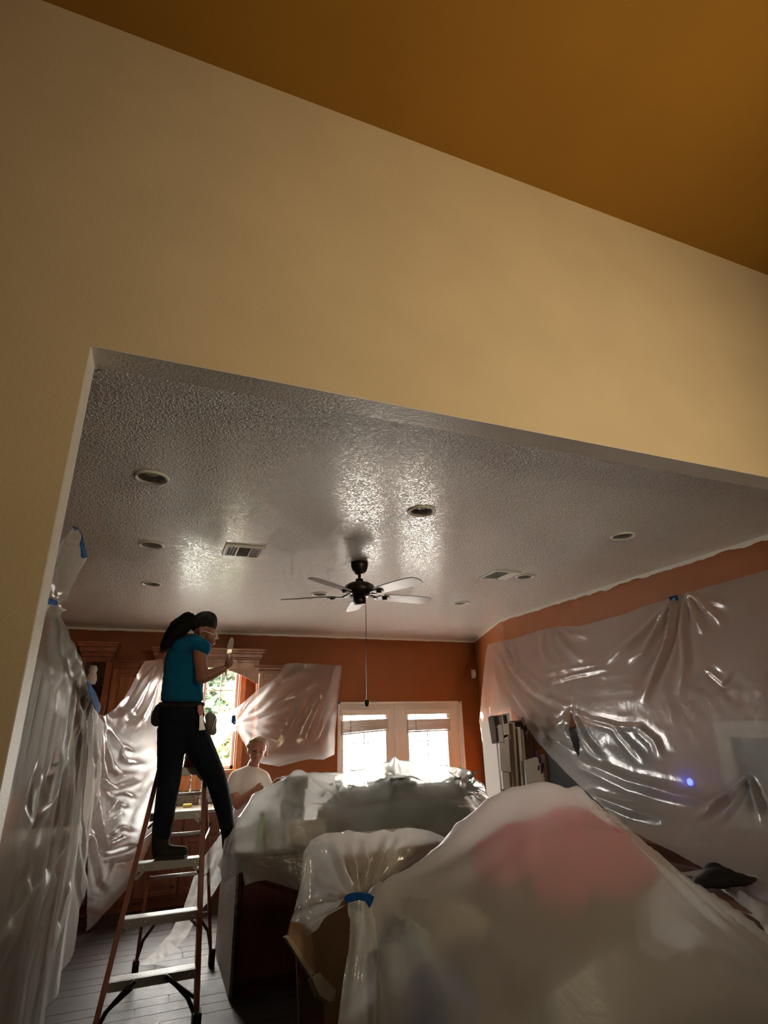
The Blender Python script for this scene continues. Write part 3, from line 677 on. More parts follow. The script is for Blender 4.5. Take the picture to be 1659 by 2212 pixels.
# ================================================================== SHEET TOOLS
def pip(pt, poly):
    x, y = pt; c = False; j = len(poly)-1
    for i in range(len(poly)):
        xi, yi = poly[i]; xj, yj = poly[j]
        if (yi > y) != (yj > y) and x < (xj-xi)*(y-yi)/(yj-yi)+xi: c = not c
        j = i
    return c
def densify(poly, step, jit=0.0):
    out = []
    for i, a in enumerate(poly):
        b = poly[(i+1) % len(poly)]; n = max(1, int(math.hypot(b[0]-a[0], b[1]-a[1])/step))
        for k in range(n):
            t = k/n; out.append((a[0]+(b[0]-a[0])*t + (random.uniform(-jit, jit) if k else 0), a[1]+(b[1]-a[1])*t + (random.uniform(-jit, jit) if k else 0)))
    return out
def tps(ctrl):
    c = np.array([[p[0], p[1]] for p in ctrl])/1000.0; v = np.array([p[2] for p in ctrl]); n = len(c)
    def ph(r2): return np.where(r2 > 1e-12, 0.5*r2*np.log(np.maximum(r2, 1e-12)), 0)
    K = ph(((c[:, None]-c[None])**2).sum(-1)) + np.eye(n)*1e-4
    Pm = np.c_[np.ones(n), c]; A = np.zeros((n+3, n+3)); A[:n, :n] = K; A[:n, n:] = Pm; A[n:, :n] = Pm.T
    w = np.linalg.solve(A, np.r_[v, 0, 0, 0])
    def f(q):
        q = np.asarray(q)/1000.0; return ph(((q[:, None]-c[None])**2).sum(-1)) @ w[:n] + np.c_[np.ones(len(q)), q] @ w[n:]
    return f
def fold_field(q, folds):
    """ridges along polylines: (points, height, width at start, width at end)"""
    q = np.asarray(q); tot = np.zeros(len(q))
    for pts, amp, w0, w1 in folds:
        pts = np.array(pts, float); seg = np.hypot(*(pts[1:]-pts[:-1]).T); L = seg.sum(); best = np.full(len(q), 1e9); bt = np.zeros(len(q)); acc = 0
        for i in range(len(pts)-1):
            a, b = pts[i], pts[i+1]; d = b-a; t = np.clip(((q-a) @ d)/(d @ d), 0, 1)
            dist = np.hypot(*(q-(a+t[:, None]*d)).T); m_ = dist < best; best[m_] = dist[m_]; bt[m_] = (acc+t[m_]*seg[i])/L; acc += seg[i]
        w = w0+(w1-w0)*bt
        env = np.clip(bt*7+0.25, 0, 1)*np.clip((1-bt)*2.2, 0, 1)
        tot += amp*env*(np.exp(-(best/w)**1.6) - 0.35*np.exp(-((best-2.0*w)/w)**2))
    return tot
def fbm(p, sc, seed):
    return noise.fractal(Vector((p[0]*sc[0]+seed, p[1]*sc[1]-seed, seed*1.7)), 0.9, 2.1, 4)
def sheet(name, outline, ctrl, folds, label, material, step=7.0, wr=0.006, wsc=(0.03, 0.012), holes=(), seed=1.0, group='clear plastic drop sheets', hem=0.0, jit=0.5, crk=0.0, fs_=1.0, fw_=1.0):
    """plastic film: outline in picture points, each at the real distance given by the control points (x, y, z in metres)"""
    c3 = []
    for p in ctrl:
        u, v = proj(p); c3.append((u, v, 1.0/p[1]))
    f = tps(c3)
    rings = [densify(outline, step, jit)] + [densify(h, step*0.7, 0.8) for h in holes]
    pts = []; ed = []
    for r in rings:
        s = len(pts); pts += r; ed += [(s+i, s+(i+1) % len(r)) for i in range(len(r))]
    bnd = np.array(pts)
    xs = [p[0] for p in outline]; ys = [p[1] for p in outline]
    y = min(ys)+step*0.5; row = 0
    while y < max(ys):
        x = min(xs)+step*(0.5+0.5*(row % 2))
        while x < max(xs):
            q = (x+random.uniform(-.15, .15)*step, y+random.uniform(-.15, .15)*step)
            if pip(q, outline) and not any(pip(q, h) for h in holes) and np.hypot(*(bnd-q).T).min() > step*0.5: pts.append(q)
            x += step
        y += step*0.87; row += 1
    r = delaunay_2d_cdt([Vector(p) for p in pts], ed, [], 1, 1e-5)
    q = [(v.x, v.y) for v in r[0]]; fs = []
    for t in r[2]:
        c = (sum(q[i][0] for i in t)/len(t), sum(q[i][1] for i in t)/len(t))
        if pip(c, outline) and not any(pip(c, h) for h in holes): fs.append(t)
    inv = f(q); base = [P(u, v, 1.0/max(i, 0.05)) for (u, v), i in zip(q, inv)]
    e = 3.0; bx_ = [P(u+e, v, 1.0/max(i, 0.05)) for (u, v), i in zip(q, f([(u+e, v) for u, v in q]))]; by_ = [P(u, v+e, 1.0/max(i, 0.05)) for (u, v), i in zip(q, f([(u, v+e) for u, v in q]))]
    ff = fold_field(q, [(a, h, w0*fw_, w1*fw_) for a, h, w0, w1 in folds])*fs_; vs = []
    for k, b in enumerate(base):
        n = (bx_[k]-b).cross(by_[k]-b).normalized()
        if n.dot(CAM-b) < 0: n = -n
        d = ff[k] + wr*fbm(q[k], wsc, seed)
        if crk: d += crk*(noise.voronoi((q[k][0]*0.035, q[k][1]*0.035, seed))[0][0])
        vs.append(b + n*d)
    me = bpy.data.meshes.new(name); me.from_pydata(vs, [], fs); me.update()
    if sum(p.normal.dot(CAM-p.center) > 0 for p in me.polygons)*2 < len(me.polygons): me.flip_normals()
    for p in me.polygons: p.use_smooth = True
    me.materials.append(material)
    o = bpy.data.objects.new(name, me); COL.objects.link(o)
    if label: tag(o, label, 'plastic sheet', group)
    return o
def drape(name, x0, x1, y0, y1, st, obst, hemf, folds, label, material, iters=500, sag=0.0006, wr=0.008, wsc=7.0, seed=2.0, mask=None, group='clear plastic drop sheets'):
    """film laid over a pile: membrane resting on the obstacle heights, tied to the hem line"""
    nx = int((x1-x0)/st)+1; ny = int((y1-y0)/st)+1
    X, Y = np.meshgrid(np.linspace(x0, x1, nx), np.linspace(y0, y1, ny), indexing='ij')
    ob = obst(X, Y); he = hemf(X, Y); Z = np.maximum(ob, he.copy()); Z = np.maximum(Z, 0.4)
    bm_ = np.zeros_like(X, bool); bm_[0] = bm_[-1] = True; bm_[:, 0] = bm_[:, -1] = True
    for _ in range(iters):
        Zn = Z.copy()
        Zn[1:-1, 1:-1] = 0.25*(Z[:-2, 1:-1]+Z[2:, 1:-1]+Z[1:-1, :-2]+Z[1:-1, 2:]) - sag
        Zn = np.maximum(Zn, ob); Zn[bm_] = he[bm_]; Z = Zn
    q = np.c_[X.ravel(), Y.ravel()]
    fd = fold_field(q, folds).reshape(X.shape) if folds else 0
    nz = np.array([noise.fractal(Vector((a*wsc, b*wsc, seed)), 0.9, 2.1, 4) for a, b in q]).reshape(X.shape)
    Z = Z + fd + wr*nz
    Xd = X + wr*0.5*np.array([noise.noise((a*9, b*9, c*9+seed)) for (a, b), c in zip(q, Z.ravel())]).reshape(X.shape)
    vs = list(zip(Xd.ravel(), Y.ravel(), Z.ravel())); fs = []
    for i in range(nx-1):
        for j in range(ny-1):
            if mask is not None and not mask(X[i, j]+st/2, Y[i, j]+st/2): continue
            fs.append((i*ny+j, (i+1)*ny+j, (i+1)*ny+j+1, i*ny+j+1))
    me = bpy.data.meshes.new(name); me.from_pydata([tuple(map(float, v)) for v in vs], [], fs); me.update()
    bm = bmesh.new(); bm.from_mesh(me); bmesh.ops.delete(bm, geom=[v for v in bm.verts if not v.link_faces], context='VERTS'); bm.to_mesh(me); bm.free()
    for p in me.polygons: p.use_smooth = True
    me.materials.append(material)
    o = bpy.data.objects.new(name, me); COL.objects.link(o); tag(o, label, 'plastic sheet', group); return o
def tape(poly, ctrl, label, lift=0.012, seed=1.0):
    c2 = [(Vector(p) + (CAM-Vector(p)).normalized()*lift) for p in ctrl]
    o = sheet('tape_strip', poly, c2, [], None, MATS['blue_tape'], step=3.5, wr=0.004, wsc=(0.1, 0.1), seed=seed, jit=0.3)
    sm = o.modifiers.new('thick', 'SOLIDIFY'); sm.thickness = 0.001
    return tag(o, label, 'tape', 'blue masking tape')

# ================================================================== HANGING SHEETS
# --- right wall
def c7(*a): return [(1000+x*0.3972, 1220+y*0.3972) for x, y in a]
RO = [(1053, 1393), (1083, 1385), (1119, 1377), (1159, 1364), (1199, 1353), (1254, 1352), (1302, 1339), (1346, 1327), (1393, 1309), (1453, 1291), (1487, 1279), (1564, 1258), (1659, 1231), (1760, 1203), (1900, 1160), (1900, 1960), (1760, 1915), (1659, 1900), (1600, 1888), (1536, 1878), (1516, 1874), (1457, 1841), (1397, 1813), (1342, 1781), (1270, 1713), (1222, 1668), (1195, 1640), (1159, 1600), (1131, 1560), (1115, 1540), (1099, 1527), (1072, 1544), (1080, 1640), (1092, 1735), (1062, 1735), (1056, 1649), (1041, 1601), (1034, 1558), (1044, 1458)]
RC = [(4.045, y, 2.73) for y in (6.42, 5.2, 4.0, 3.0, 2.2)] + [(3.99, y, 2.0) for y in (6.3, 5.2, 4.0, 3.0, 2.2)] + [(3.90, y, 1.4) for y in (5.2, 4.0, 3.0, 2.2)] + [(4.0, 6.2, 1.4), (4.0, 6.2, 0.7), (3.66, 4.4, 0.9), (3.60, 3.6, 0.83), (3.58, 2.9, 0.78), (3.7, 2.2, 0.9)]
RF = [(c7((1225, 148), (1330, 240), (1430, 330)), 0.035, 6, 16), (c7((1222, 150), (1270, 290), (1320, 390)), 0.035, 6, 16), (c7((1228, 150), (1340, 200), (1450, 210)), 0.02, 6, 14), (c7((1218, 150), (1195, 330), (1210, 520), (1180, 700)), 0.03, 6, 16),
      (c7((1150, 185), (1060, 340), (980, 480), (870, 520)), 0.045, 5, 14), (c7((1150, 185), (990, 350), (830, 490), (740, 560)), 0.03, 5, 14), (c7((1155, 185), (1120, 400), (1085, 500), (1020, 640), (970, 755)), 0.06, 5, 13), (c7((1160, 190), (1110, 330), (1095, 420)), 0.03, 4, 8),
      (c7((500, 335), (560, 440), (650, 530)), 0.03, 5, 14), (c7((505, 335), (600, 380), (720, 390)), 0.02, 5, 14), (c7((500, 337), (530, 430), (600, 540)), 0.02, 4, 10), (c7((430, 365), (440, 470), (480, 560)), 0.025, 6, 12),
      (c7((195, 430), (270, 560), (400, 690), (590, 785)), 0.06, 6, 10), (c7((165, 440), (240, 640), (380, 830), (520, 960), (650, 1060)), 0.07, 6, 11), (c7((205, 430), (330, 660), (470, 750), (570, 790)), 0.03, 4, 7), (c7((150, 440), (190, 620), (215, 760)), 0.04, 5, 9), (c7((270, 440), (300, 560), (480, 700)), 0.03, 6, 10),
      (c7((140, 440), (120, 700), (130, 1000), (170, 1240)), 0.04, 6, 12), (c7((590, 790), (700, 840), (850, 880), (1000, 890)), 0.035, 4, 10), (c7((600, 795), (660, 940), (740, 1050), (800, 1090)), 0.05, 4, 12), (c7((585, 790), (520, 880), (470, 830)), 0.04, 5, 8), (c7((575, 800), (555, 900), (600, 1000)), 0.03, 5, 8),
      (c7((1545, 1160), (1450, 1250), (1330, 1340), (1250, 1370)), 0.05, 5, 14), (c7((1550, 1160), (1480, 1300), (1400, 1400)), 0.03, 5, 10), (c7((1560, 1160), (1600, 1280), (1640, 1420)), 0.04, 5, 14), (c7((640, 1060), (900, 1180), (1200, 1260), (1450, 1300)), 0.05, 12, 22), (c7((700, 1250), (900, 1330), (1150, 1390)), 0.04, 10, 20),
      (c7((950, 880), (1050, 960), (1080, 1060)), 0.03, 8, 12), (c7((820, 880), (930, 1000), (1000, 1080)), 0.03, 6, 12), (c7((1330, 570), (1420, 640), (1480, 560)), 0.02, 6, 10), (c7((430, 600), (560, 570), (740, 545)), 0.025, 4, 7), (c7((480, 640), (600, 600), (800, 560)), 0.02, 4, 7)]
TEAR = [(1232, 1538), (1240, 1550), (1245, 1577), (1253, 1611), (1251, 1637), (1238, 1611), (1228, 1577)]
sheet('plastic_sheet', RO, RC, RF, 'wide crinkled plastic sheet taped along the orange right wall with a tear', PLD, step=5.4, wr=0.004, wsc=(0.012, 0.016), holes=[TEAR], seed=3.3, crk=0.002, fs_=0.8, fw_=0.62)
tape([(1445, 1290), (1462, 1285), (1466, 1296), (1448, 1300)], RC, 'tiny blue tape tab at the gather of the right wall sheet')

# --- left run
LPc = [(-0.45, y, z) for y in (2.3, 3.5, 5.0, 6.6) for z in (0.0, 0.9, 1.7, 2.3)]
LO = [(70, 1312), (112, 1312), (128, 1345), (150, 1385), (170, 1425), (183, 1470), (192, 1505), (206, 1538), (220, 1562), (214, 1640), (206, 1720), (200, 1800), (196, 1880), (196, 1950), (194, 1999), (177, 2026), (150, 2066), (122, 2106), (96, 2156), (69, 2212), (20, 2300), (-120, 2300), (-90, 2000), (-40, 1760), (10, 1540), (45, 1400)]
LFo = [([(112, 1315), (150, 1400), (185, 1490), (215, 1570)], 0.05, 7, 10), ([(105, 1320), (125, 1420), (150, 1470), (165, 1490)], 0.03, 6, 8), ([(163, 1468), (150, 1560), (138, 1640), (118, 1760)], 0.045, 4, 10), ([(164, 1468), (170, 1560), (172, 1620)], 0.045, 4, 7), ([(182, 1500), (172, 1600), (165, 1720), (150, 1850), (112, 2000)], 0.05, 6, 14), ([(190, 1510), (190, 1600), (182, 1720), (175, 1850), (160, 1990)], 0.07, 6, 12),
       ([(125, 1620), (100, 1720), (60, 1800)], 0.06, 6, 14), ([(85, 1640), (62, 1780), (20, 1860)], 0.05, 6, 14), ([(140, 1640), (128, 1760), (110, 1880), (70, 2040)], 0.06, 8, 14), ([(205, 1560), (204, 1680), (196, 1780), (190, 1900)], 0.05, 6, 10), ([(172, 1780), (168, 1900), (172, 1960), (176, 2000)], 0.05, 8, 12), ([(120, 1880), (95, 1980), (60, 2120)], 0.05, 10, 16), ([(60, 1900), (30, 2010), (-10, 2120)], 0.05, 10, 18), ([(10, 1840), (60, 1835), (110, 1820)], 0.006, 4, 6), ([(5, 1880), (50, 1872), (100, 1858)], 0.006, 4, 6), ([(150, 1900), (128, 2010), (100, 2100)], 0.05, 8, 14)]
def pleated(name, top, y0, y1, x, folds, label, material, ny=240, nz=110, wsc=(1.6, 0.35), wr=0.02, seed=2.0):
    """film hanging in the plane x, regular grid: top edge heights by distance, folds as traced ridges"""
    ty = [p[0] for p in top]; tz = [p[1] for p in top]
    Yg = np.linspace(y0, y1, ny); q = []; 
    for yy in Yg:
        zt = np.interp(yy, ty, tz)
        for k in range(nz): q.append((yy, 0.012 + (zt-0.012)*k/(nz-1)))
    q = np.array(q)
    fl = []
    for pts, amp, w0, w1 in folds:
        pp = [PX(a, b, x) for a, b in pts]; pp = [(p.y, p.z) for p in pp if 0 < p.y < 12]
        if len(pp) > 1: fl.append((pp, amp*0.7, 0.035, 0.075))
    d = fold_field(q, fl)
    n_ = np.array([noise.fractal(Vector((a*wsc[0]*3, b*wsc[1]*3, seed)), 0.9, 2.0, 3) for a, b in q])
    amp_b = np.clip((2.2-q[:, 1])/2.2, 0, 1)
    d = d + wr*n_ + 0.025*amp_b*np.sin(q[:, 0]*7.0+1.2*np.sin(q[:, 0]*2.3)+q[:, 1]*0.6)
    far = np.clip((q[:, 0]-5.4)/1.2, 0, 1)
    vs = [(x+dd+0.02*f_, a, b) for (a, b), dd, f_ in zip(q, d, far)]
    fs = [(i*nz+k, (i+1)*nz+k, (i+1)*nz+k+1, i*nz+k+1) for i in range(ny-1) for k in range(nz-1)]
    me = bpy.data.meshes.new(name); me.from_pydata([tuple(map(float, v)) for v in vs], [], fs); me.update()
    if sum(p.normal.x > 0 for p in me.polygons)*2 < len(me.polygons): me.flip_normals()
    for p in me.polygons: p.use_smooth = True
    me.materials.append(material); o = bpy.data.objects.new(name, me); COL.objects.link(o)
    return tag(o, label, 'plastic sheet', 'clear plastic drop sheets')
LT = [(p.y, p.z) for p in (PX(a, b, -0.45) for a, b in ((85, 1300), (112, 1312), (128, 1345), (150, 1385), (170, 1425), (183, 1470), (192, 1505), (206, 1538), (220, 1562)))]
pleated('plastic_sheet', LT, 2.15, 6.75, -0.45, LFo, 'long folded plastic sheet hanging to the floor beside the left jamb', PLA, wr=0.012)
BC = [(-0.46, 6.5, z) for z in (0.1, 0.9, 1.6, 2.1)] + [(-0.22, 7.0, z) for z in (0.15, 0.9, 1.6, 2.1)] + [(0.06, 7.22, z) for z in (0.3, 0.9, 1.6)] + [(-0.05, 7.55, 2.55), (-0.2, 7.45, 2.3)]
BO = [(206, 1538), (225, 1548), (250, 1530), (270, 1505), (285, 1480), (300, 1450), (312, 1428), (350, 1424), (362, 1500), (366, 1600), (356, 1700), (332, 1800), (312, 1850), (290, 1900), (263, 1932), (238, 1960), (205, 1996), (186, 2012), (190, 1880), (194, 1800), (199, 1720), (205, 1640)]
BF = [([(345, 1432), (315, 1480), (285, 1530), (240, 1565)], 0.06, 5, 10), ([(348, 1435), (330, 1500), (305, 1550), (265, 1590)], 0.06, 5, 10), ([(350, 1440), (345, 1520), (338, 1580)], 0.04, 5, 8), ([(222, 1550), (225, 1600), (240, 1660), (270, 1680)], 0.06, 5, 10), ([(212, 1560), (218, 1640), (228, 1700), (250, 1760)], 0.07, 5, 11), ([(230, 1570), (255, 1610), (285, 1625), (330, 1610)], 0.06, 5, 9), ([(240, 1590), (270, 1650), (310, 1650), (345, 1625)], 0.07, 6, 10), ([(215, 1690), (250, 1705), (300, 1690), (345, 1640)], 0.06, 6, 10), ([(330, 1690), (290, 1740), (262, 1800)], 0.05, 5, 9), ([(335, 1700), (305, 1780), (290, 1840)], 0.05, 5, 9), ([(205, 1720), (215, 1790), (235, 1850)], 0.07, 6, 11), ([(200, 1800), (208, 1880), (215, 1930)], 0.06, 6, 10), ([(240, 1760), (260, 1740), (285, 1750)], 0.05, 4, 7), ([(235, 1810), (265, 1790), (300, 1800)], 0.05, 4, 7), ([(220, 1850), (260, 1840), (305, 1825)], 0.05, 5, 8), ([(225, 1900), (245, 1860), (290, 1850)], 0.04, 4, 7), ([(260, 1530), (290, 1545), (320, 1560)], 0.03, 4, 7), ([(245, 1720), (270, 1715), (300, 1730)], 0.04, 4, 7)]
sheet('plastic_sheet', BO, BC, BF, 'bright crumpled plastic sheet by the kitchen window left of the ladder', PLB, step=3.8, wr=0.008, wsc=(0.025, 0.025), seed=7.7, crk=0.005, fs_=0.7, fw_=0.8)
tape([(186, 1468), (196, 1478), (208, 1500), (218, 1524), (214, 1542), (204, 1530), (193, 1500)], [(-0.37, p[1], p[2]) for p in LPc], 'blue tape strip on the edge of the left sheet below the glass cabinet', 0.0)
# --- wrapped bridge cabinet
CC = [(-0.405, y, z) for y in (2.2, 2.6, 3.05) for z in (2.62, 2.3)] + [(-0.44, 2.7, 2.22)]
CO = [(162, 1138), (175, 1152), (188, 1205), (174, 1236), (160, 1262), (144, 1297), (122, 1303), (104, 1296), (85, 1290), (100, 1240), (121, 1184)]
CF = [([(165, 1145), (150, 1200), (128, 1290)], 0.03, 4, 7), ([(168, 1150), (165, 1220), (135, 1292)], 0.02, 4, 7), ([(118, 1298), (130, 1260), (140, 1225)], 0.03, 4, 8), ([(110, 1296), (115, 1265), (120, 1230)], 0.025, 4, 7)]
sheet('plastic_sheet', CO, CC, CF, 'small plastic wrap on the dark cabinet near the ceiling', PL, step=4.0, wr=0.004, wsc=(0.05, 0.05), seed=9.1)
GO = [(86, 1296), (104, 1300), (122, 1304), (128, 1318), (124, 1332), (118, 1344), (110, 1330), (96, 1330), (80, 1340)]
sheet('plastic_sheet', GO, LPc, [([(110, 1300), (118, 1320), (122, 1338)], 0.04, 4, 6), ([(100, 1302), (102, 1320)], 0.03, 4, 6)], 'bunched plastic tail below the upper blue tape knot', PL, step=3.5, wr=0.02, wsc=(0.08, 0.08), seed=2.2)
tape([(158, 1136), (166, 1139), (176, 1154), (189, 1204), (180, 1206), (170, 1168)], CC, 'blue tape along the top edge of the wrapped cabinet', 0.014)
tape([(100, 1290), (112, 1293), (126, 1300), (123, 1309), (110, 1306), (98, 1302)], [(-0.40, p[1], p[2]) for p in LPc], 'blue tape knot pinching the plastic beside the left jamb', 0.0)
# --- right upper cabinet and window
DO = [(738, 1438), (680, 1434), (639, 1432), (617, 1434), (602, 1453), (580, 1472), (550, 1496), (516, 1526), (482, 1539), (455, 1546), (425, 1552), (425, 1625), (455, 1616), (476, 1607), (502, 1581), (514, 1577), (524, 1598), (537, 1621), (548, 1636), (565, 1649), (602, 1656), (636, 1647), (665, 1640), (699, 1641), (722, 1630), (725, 1560), (731, 1500)]
DC = [(1.12, 7.68, 2.55), (1.8, 7.655, 2.54), (2.36, 7.655, 2.52), (2.36, 7.665, 1.5), (1.8, 7.655, 1.45), (1.35, 7.66, 1.5), (1.3, 7.655, 2.0), (1.8, 7.655, 2.0), (2.36, 7.66, 2.0)] + [tuple(P(505, 1557, 7.80)), tuple(P(440, 1580, 7.82))]
DF = [([(508, 1560), (545, 1515), (590, 1475), (640, 1445)], 0.06, 4, 10), ([(508, 1560), (560, 1530), (620, 1480), (690, 1450)], 0.05, 4, 10), ([(510, 1561), (570, 1548), (640, 1520), (700, 1490)], 0.05, 3, 9), ([(510, 1562), (560, 1560), (620, 1560)], 0.04, 3, 7), ([(510, 1563), (560, 1575), (610, 1590)], 0.04, 3, 7), ([(512, 1565), (550, 1590), (590, 1620)], 0.05, 3, 9), ([(510, 1566), (530, 1600), (550, 1632)], 0.06, 4, 9), ([(732, 1445), (715, 1530), (690, 1610)], 0.05, 4, 9), ([(735, 1445), (725, 1540), (715, 1620)], 0.05, 4, 8), ([(700, 1500), (670, 1570), (655, 1615)], 0.03, 4, 8), ([(660, 1500), (630, 1570), (605, 1620)], 0.025, 4, 10), ([(505, 1558), (480, 1552), (445, 1556)], 0.04, 4, 8), ([(505, 1562), (480, 1580), (450, 1600)], 0.05, 4, 8), ([(560, 1645), (630, 1640), (700, 1632)], 0.04, 5, 8)]
sheet('plastic_sheet', DO, DC, DF, 'plastic sheet over the wall cabinet, pulled to a tape knot at the window', PLE, step=5.0, wr=0.012, wsc=(0.02, 0.02), seed=4.4)
tape([(501, 1546), (508, 1545), (510, 1561), (505, 1566), (500, 1560)], DC, 'tiny blue tape at the knot in front of the kitchen window', 0.03)

# ================================================================== ISLAND AND ITS PILE
isl = thing('kitchen_island', 'dark red-brown kitchen island under a plastic covered pile', 'island', (1.85, 5.4, 0))
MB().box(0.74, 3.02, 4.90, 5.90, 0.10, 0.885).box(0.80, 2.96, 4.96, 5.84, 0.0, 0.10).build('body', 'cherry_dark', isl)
for k in range(4):
    a = 0.76+k*0.565; MB().box(a, a+0.545, 4.872, 4.898, 0.12, 0.87).build('end_panel', 'cherry_dark', isl, bevel=0.006)
MB().box(0.715, 0.738, 4.92, 5.88, 0.02, 0.88).build('side_cladding', 'stone_tile', isl, bevel=0.004)
MB().box(0.68, 3.06, 4.84, 5.95, 0.887, 0.927).build('top', 'granite', isl, bevel=0.008)
def pile(ridges=(), ells=(), boxes=()):
    """heights of what lies under a film: ridges (polyline, half width), ellipsoids (centre, radii), boxes"""
    def f(X, Y):
        z = np.full_like(X, -1.0); q = np.c_[X.ravel(), Y.ravel()]
        for pts, hw in ridges:
            pts = np.array(pts, float)
            for a, b in zip(pts[:-1], pts[1:]):
                d = b[:2]-a[:2]; t = np.clip(((q-a[:2]) @ d)/(d @ d), 0, 1); dist = np.hypot(*(q-(a[:2]+t[:, None]*d)).T); h = a[2]+(b[2]-a[2])*t
                z = np.maximum(z, np.where(dist < hw, h-0.5*dist*dist/hw, -1).reshape(X.shape))
        for c, r in ells:
            k = 1-((X-c[0])/r[0])**2-((Y-c[1])/r[1])**2; z = np.maximum(z, np.where(k > 0, c[2]+r[2]*np.sqrt(np.maximum(k, 0)), -1))
        for a in boxes: z = np.where((X > a[0]) & (X < a[1]) & (Y > a[2]) & (Y < a[3]), np.maximum(z, a[4]), z)
        return z
    return f
IR = [([(0.66, 5.0, 1.02), (0.74, 5.0, 1.15), (0.86, 5.08, 1.285), (1.04, 5.16, 1.365), (1.22, 5.22, 1.430), (1.45, 5.26, 1.402), (1.66, 5.28, 1.405), (1.80, 5.28, 1.398), (2.0, 5.28, 1.425), (2.17, 5.28, 1.478), (2.32, 5.28, 1.440), (2.6, 5.28, 1.405), (2.75, 5.28, 1.39), (2.92, 5.26, 1.368), (3.0, 5.18, 1.26), (3.06, 5.1, 1.1)], 0.05),
      ([(0.68, 4.90, 1.0), (0.9, 4.95, 1.15), (1.3, 4.97, 1.20), (1.7, 4.98, 1.16), (2.1, 4.98, 1.19), (2.6, 4.98, 1.16), (2.95, 4.97, 1.08)], 0.05)]
def ihem(X, Y):
    return 0.70 + 0.05*np.sin(X*9.0)*(Y < 4.9) + 0.10*(X < 0.75) + 0.16*np.clip((Y-5.2), 0, 1)
def L2(*a): return list(a)
IF = [(L2((2.17, 5.28), (2.0, 5.12), (1.8, 5.0)), 0.03, 0.02, 0.05), (L2((2.17, 5.28), (2.1, 5.05), (2.08, 4.88)), 0.03, 0.02, 0.05), (L2((2.17, 5.28), (2.35, 5.1), (2.5, 4.95)), 0.03, 0.02, 0.05), (L2((2.17, 5.28), (2.5, 5.28), (2.85, 5.28)), 0.03, 0.03, 0.05), (L2((2.17, 5.28), (1.95, 5.25), (1.7, 5.28)), 0.03, 0.02, 0.04),
      (L2((1.22, 5.22), (1.05, 5.02), (0.95, 4.86)), 0.03, 0.03, 0.05), (L2((1.22, 5.22), (1.45, 5.05), (1.6, 4.9)), 0.03, 0.03, 0.05), (L2((2.9, 5.2), (2.8, 5.0), (2.75, 4.88)), 0.03, 0.03, 0.05), (L2((0.8, 5.1), (1.2, 4.9), (1.7, 4.86)), 0.02, 0.03, 0.04), (L2((0.75, 4.84), (1.1, 4.82), (1.5, 4.83)), 0.02, 0.02, 0.03)]
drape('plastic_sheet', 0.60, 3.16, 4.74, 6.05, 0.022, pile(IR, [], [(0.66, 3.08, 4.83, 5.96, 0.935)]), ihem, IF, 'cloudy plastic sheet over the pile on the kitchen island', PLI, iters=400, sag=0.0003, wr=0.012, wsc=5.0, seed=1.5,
      mask=lambda x, y: not (x < 0.74 and y > 5.16))
SO = [(425, 1872), (450, 1838), (490, 1786), (489, 1880), (462, 1930), (428, 1975), (405, 2020), (372, 2058), (325, 2086), (300, 2084), (338, 2050), (370, 2012), (396, 1962), (412, 1915)]
SCt = [tuple(P(485, 1800, 5.30)), tuple(P(450, 1880, 5.50)), tuple(P(405, 1980, 5.75)), tuple(P(390, 2010, 5.80)), (0.154, 5.88, 0.02), (0.22, 5.86, 0.02)]
sheet('plastic_sheet', SO, SCt, [([(470, 1820), (435, 1900), (400, 1980)], 0.03, 4, 6), ([(480, 1850), (440, 1930), (390, 2030)], 0.03, 4, 6)], 'narrow crumpled plastic strip running to the floor behind the ladder', PLE, step=4.5, wr=0.02, wsc=(0.06, 0.06), seed=6.6, crk=0.01)
# things on the island under the film
def plant(x, y, z, h, label, seed, n=60, L=0.19):
    rnd = random.Random(seed); t = thing('potted_plant', label, 'plant', (x, y, z))
    MB().lathe([(0, 0), (0.05, 0), (0.065, 0.08), (0.07, 0.08), (0.07, 0.10), (0.06, 0.10), (0.055, 0.08), (0, 0.08)], 18, (x, y, z)).build('pot', 'terracotta', t, True)
    for k in range(n):
        a = rnd.uniform(0, 6.28); zz = z+0.08+rnd.uniform(0.02, h-0.14)**1.0; r0 = rnd.uniform(0.0, 0.14)
        c = Vector((x+math.cos(a)*r0, y+math.sin(a)*r0*0.7, zz)); d = Vector((math.cos(a), math.sin(a)*0.6, rnd.uniform(-0.4, 0.4))).normalized(); s = d.cross(Vector((0, 0, 1))).normalized(); l_ = L*rnd.uniform(0.6, 1.1); w = l_*0.24; u = Vector((0, 0, 0.02))
        MB().add([c, c+d*l_*.35+s*w+u, c+d*l_*.7+s*w*.8, c+d*l_-u, c+d*l_*.7-s*w*.8, c+d*l_*.35-s*w+u, c+d*l_*.5+u*0.3], [(0, 1, 6), (1, 2, 6), (2, 3, 6), (3, 4, 6), (4, 5, 6), (5, 0, 6)]).build('leaf', 'leaf_dark', t)
    st = MB()
    for k in range(6):
        a = k*1.05; st.tube([(x, y, z+0.12), (x+math.cos(a)*0.05, y+math.sin(a)*0.04, z+h*0.5), (x+math.cos(a)*0.12, y+math.sin(a)*0.08, z+h-0.06)], [0.006, 0.005, 0.003], 6)
    st.build('stems', 'leaf_dark', t)
plant(2.20, 5.30, 0.929, 0.46, 'dark leafy plant under the highest tip of the island sheet', 5)
plant(2.86, 5.30, 0.929, 0.42, 'dark leafy plant at the right end of the island sheet', 6, n=70)
plant(1.66, 5.36, 0.929, 0.42, 'small leafy plant in the middle of the island pile', 8, n=34, L=0.15)
t = thing('coffee_maker', 'grey coffee maker under the left part of the island sheet', 'appliance', (1.22, 5.3, 0.929))
